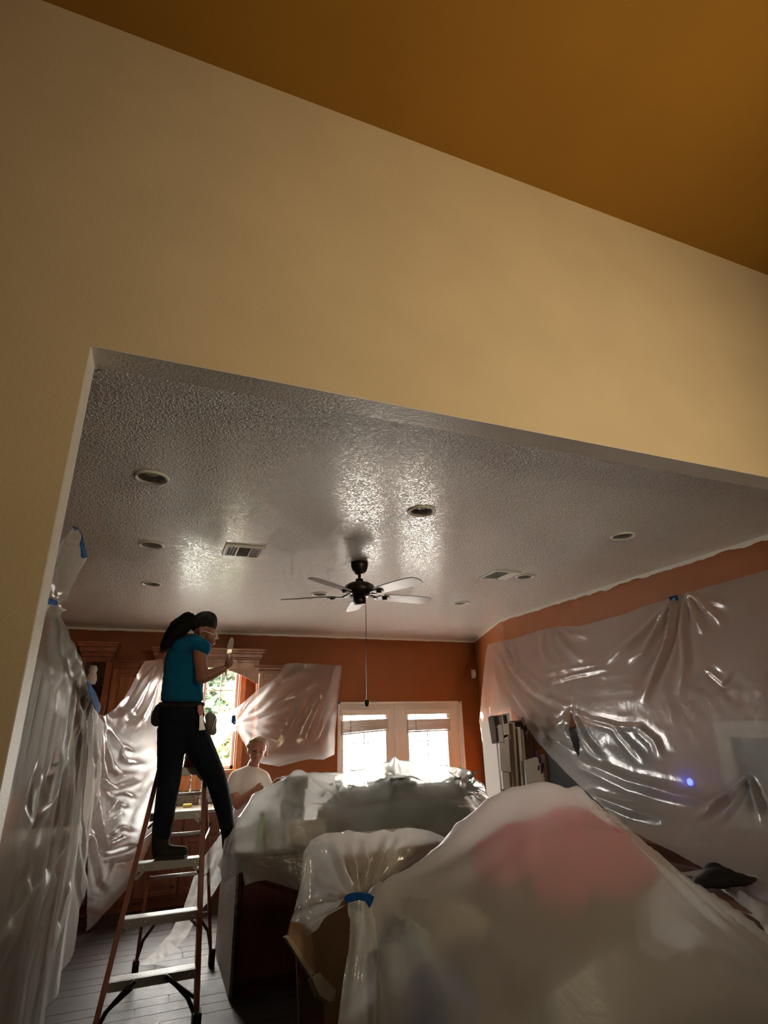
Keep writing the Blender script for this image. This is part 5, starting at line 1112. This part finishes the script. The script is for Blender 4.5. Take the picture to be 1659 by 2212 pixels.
ha = MB(); ha.cap(w(418, 1346), 0.052, w(404, 1338), 0.062); ha.cap(w(404, 1340), 0.064, w(390, 1354), 0.074); ha.cap(w(390, 1354, -0.01), 0.074, w(375, 1372, -0.03), 0.064); ha.cap(w(375, 1372, -0.03), 0.062, w(360, 1390, -0.04), 0.040); ha.cap(w(360, 1390, -0.04), 0.038, w(350, 1402, -0.05), 0.012); ha.cap(w(403, 1338), 0.050, w(407, 1329), 0.028)
ho = organic('ponytail', ha, 'hair_black', wo, 0.008, 6)
strands = MB()
for k in range(170):
    a = random.uniform(-1, 1); bb = random.uniform(-1, 1); n_ = Vector((a, -abs(bb)*0.8, bb))
    def hp_(px, py, r): return w(px, py, -0.02)+n_.normalized()*r*random.uniform(0.9, 1.12)
    e_ = random.uniform(0, 1)
    strands.tube([hp_(406, 1336, 0.055), hp_(390, 1354, 0.076), hp_(374, 1374, 0.066), hp_(358+6*e_, 1394-8*e_, 0.045), w(346+14*e_+random.uniform(-5, 5), 1408-14*e_+random.uniform(-8, 10), -0.05)], [0.0035, 0.004, 0.0035, 0.003, 0.001], 5)
strands.build('loose_strands', 'hair_black', ho)
gl = MB(); gl.tube([w(436, 1362, -0.09), w(452, 1367, -0.085), w(464, 1371, -0.05), w(469, 1372, -0.01)], 0.0035, 6)
gl.tube([w(462, 1366, -0.05), w(469, 1369, -0.045), w(468, 1379, -0.045), w(461, 1378, -0.05), w(462, 1366, -0.05)], 0.003, 6)
gl.build('glasses', 'paper', wo, True)
bl = MB(); bl.tube([w(392+46*math.cos(a), 1522+3*math.sin(a), -0.13*math.sin(a)) for a in [k*math.pi/12 for k in range(25)]], 0.018, 8)
bl.build('belt', 'black_cloth', wo, True)
pc = MB(); pc.cap(w(343, 1530), 0.035, w(338, 1556), 0.045); pc.ell(w(340, 1548), (0.05, 0.06, 0.075)); organic('tool_pouch', pc, 'black_cloth', wo, 0.010, 3)
pc = MB(); pc.cap(w(452, 1548, -0.06), 0.035, w(460, 1580, -0.06), 0.032); pc.ell(w(456, 1560, -0.06), (0.045, 0.04, 0.07)); pf = organic('tool_pouch', pc, 'grey_fabric', wo, 0.010, 3)
for d in (-0.10, -0.06): MB().bar(w(458, 1575, d), w(467, 1548, d), 0.03, 0.006).build('pouch_flap', 'pale_plastic', pf)
t = thing('putty_knife', 'putty knife with pink handle tucked in the woman’s pocket', 'putty knife', w(434, 1560, -0.15))
MB().prism([w(427, 1524, -0.155), w(434, 1522, -0.155), w(440, 1534, -0.155), w(438, 1544, -0.155), w(431, 1546, -0.155), w(427, 1538, -0.155)], (0, 0.018, 0)).build('handle', 'pink_handle', t, bevel=0.004)
MB().prism([w(431, 1545, -0.150), w(438, 1544, -0.150), w(440, 1562, -0.150), w(444, 1576, -0.150), w(430, 1578, -0.150), w(431, 1564, -0.150)], (0, 0.004, 0)).build('blade', 'steel', t)
t = thing('paint_brush', 'pale paint brush held upright in the woman’s hand', 'brush', w(494, 1440, -0.185))
MB().tube([w(487, 1458, -0.186), w(491, 1440, -0.186), w(494, 1422, -0.186), w(496, 1410, -0.186)], [0.007, 0.010, 0.009, 0.013], 10).build('handle', 'pale_plastic', t, True)
MB().prism([w(490, 1412, -0.196), w(500, 1411, -0.196), w(502, 1402, -0.196), w(491, 1402, -0.196)], (0, 0.020, 0)).build('ferrule', 'steel', t, bevel=0.002)
MB().prism([w(491, 1402, -0.198), w(502.5, 1402, -0.198), w(505, 1390, -0.198), w(505, 1380, -0.198), w(502, 1376, -0.198), w(498, 1377, -0.198), w(494, 1385, -0.198), w(491, 1394, -0.198)], (0, 0.024, 0)).build('bristles', 'bristle', t, bevel=0.005)

# ================================================================== MAN BEHIND THE ISLAND
YM = 6.18
def mm(px, py, d=0.0): return P(px, py, YM+d)
ma_ = thing('person', 'man in white t-shirt looking up from behind the covered island', 'person', (0.95, 6.25, 0.0))
fwd = (CAM-mm(556, 1622)); fwd.z = 0; fwd.normalize()
R12 = Matrix.Rotation(math.radians(12), 3, 'Y')
b = MB()
b.ell(mm(558, 1615, 0.01), (0.083, 0.098, 0.100), R12); b.ell(mm(555, 1628, -0.025), (0.074, 0.075, 0.085), R12); b.ell(mm(552.5, 1640, -0.04), (0.052, 0.055, 0.050), R12); b.ell(mm(551, 1649, -0.055), (0.030, 0.030, 0.022))
b.cap(mm(556.5, 1622, -0.10), 0.011, mm(555, 1631, -0.125), 0.017); b.ell(mm(555, 1632, -0.115), (0.022, 0.015, 0.011))
for dx in (-8, 9): b.ell(mm(557+dx, 1619.5+dx*0.15, -0.092), (0.026, 0.014, 0.008))   # brow ridges
b.ell(mm(553.5, 1638.5, -0.098), (0.026, 0.012, 0.006)); b.ell(mm(553.3, 1641.5, -0.094), (0.022, 0.012, 0.007))
for dx in (-19, 19): b.ell(mm(556+dx, 1626+dx*0.15, 0.0), (0.014, 0.022, 0.032))
b.cap(mm(541, 1670, 0.05), 0.066, mm(549, 1648, 0.03), 0.056)
b.ell(mm(538, 1702), (0.165, 0.11, 0.17)); b.ell(mm(540, 1760), (0.15, 0.11, 0.2))
b.cap(mm(509, 1680, -0.02), 0.055, mm(506, 1722, -0.06), 0.047); b.cap(mm(506, 1722, -0.06), 0.047, mm(514, 1738, -0.12), 0.046); b.cap(mm(514, 1736, -0.12), 0.046, mm(550, 1708, -0.24), 0.032)
b.ell(mm(559, 1702, -0.25), (0.048, 0.035, 0.028), Matrix.Rotation(math.radians(-18), 3, 'Y'))
for k, (dx, dy) in enumerate(((6, -2), (8, 0), (8, 3), (6, 6))): b.cap(mm(558+dx*0.5, 1700+dy, -0.265), 0.010, mm(563+dx*0.6, 1700+dy, -0.28), 0.0095); b.cap(mm(563+dx*0.6, 1700+dy, -0.28), 0.0095, mm(564+dx*0.5, 1705+dy, -0.275), 0.0085)
b.cap(mm(555, 1697, -0.26), 0.011, mm(562, 1692, -0.275), 0.010)
b.cap(mm(571, 1682, 0.02), 0.052, mm(580, 1722, 0.0), 0.045); b.cap(mm(580, 1722, 0.0), 0.044, mm(572, 1740, -0.12), 0.032); b.ell(mm(568, 1742, -0.16), (0.035, 0.04, 0.025))
mb_ = organic('body', b, 'skin_ruddy', ma_, 0.0075, 4)
for dx in (-7.5, 8.5): MB().ell(mm(556.5+dx, 1623.5+dx*0.15, -0.094), (0.013, 0.008, 0.008), None, 10, 8).build('eye', 'photo_dark', mb_, True)
s_ = MB()
s_.ell(mm(538, 1700), (0.180, 0.125, 0.165)); s_.ell(mm(540, 1760), (0.170, 0.125, 0.22)); s_.ell(mm(541, 1678, 0.01), (0.160, 0.105, 0.060)); s_.cap(mm(541, 1668, 0.03), 0.075, mm(512, 1680, 0.0), 0.075); s_.cap(mm(541, 1668, 0.03), 0.075, mm(568, 1680, 0.0), 0.068); s_.cap(mm(511, 1680, -0.01), 0.075, mm(505, 1700, -0.04), 0.075); s_.cap(mm(569, 1681, 0.01), 0.068, mm(577, 1702, 0.01), 0.066)
organic('t_shirt', s_, 'white_cotton', ma_, 0.011, 5)
MB().tube([mm(541+15*math.cos(a), 1668+5*math.sin(a)+3, -0.075*math.sin(a)) for a in [k*math.pi/12 for k in range(25)]], 0.009, 8).build('collar', 'white_cotton', ma_, True)
h = MB(); h.ell(mm(560, 1605, 0.035), (0.090, 0.095, 0.068), R12); h.ell(mm(574, 1613, 0.04), (0.026, 0.055, 0.060), R12); h.ell(mm(541, 1612, 0.03), (0.030, 0.055, 0.065), R12); h.ell(mm(559, 1599, -0.02), (0.062, 0.06, 0.030), R12)
for k in range(14):
    a = random.uniform(0, 3.14); h.ell(mm(559+24*math.cos(a), 1612-16*math.sin(a), random.uniform(-0.03, 0.06)), (0.016, 0.018, 0.014))
organic('hair', h, 'hair_grey', ma_, 0.009, 3)
tr = MB(); c = mm(540, 1780); zt = c.z
tr.ell((c.x, c.y, zt-0.02), (0.17, 0.125, 0.16))
for sx in (-0.09, 0.09): tr.cap((c.x+sx, c.y, zt-0.08), 0.095, (c.x+sx*1.1, c.y, 0.48), 0.07); tr.cap((c.x+sx*1.1, c.y, 0.48), 0.068, (c.x+sx*1.1, c.y+0.02, 0.10), 0.052)
organic('trousers', tr, 'grey_fabric', ma_, 0.012, 4)
for sx in (-0.099, 0.099):
    sh_ = MB(); sh_.cap((c.x+sx, c.y+0.02, 0.07), 0.055, (c.x+sx, c.y-0.12, 0.055), 0.045); organic('shoe', sh_, 'boot', ma_, 0.012, 3)
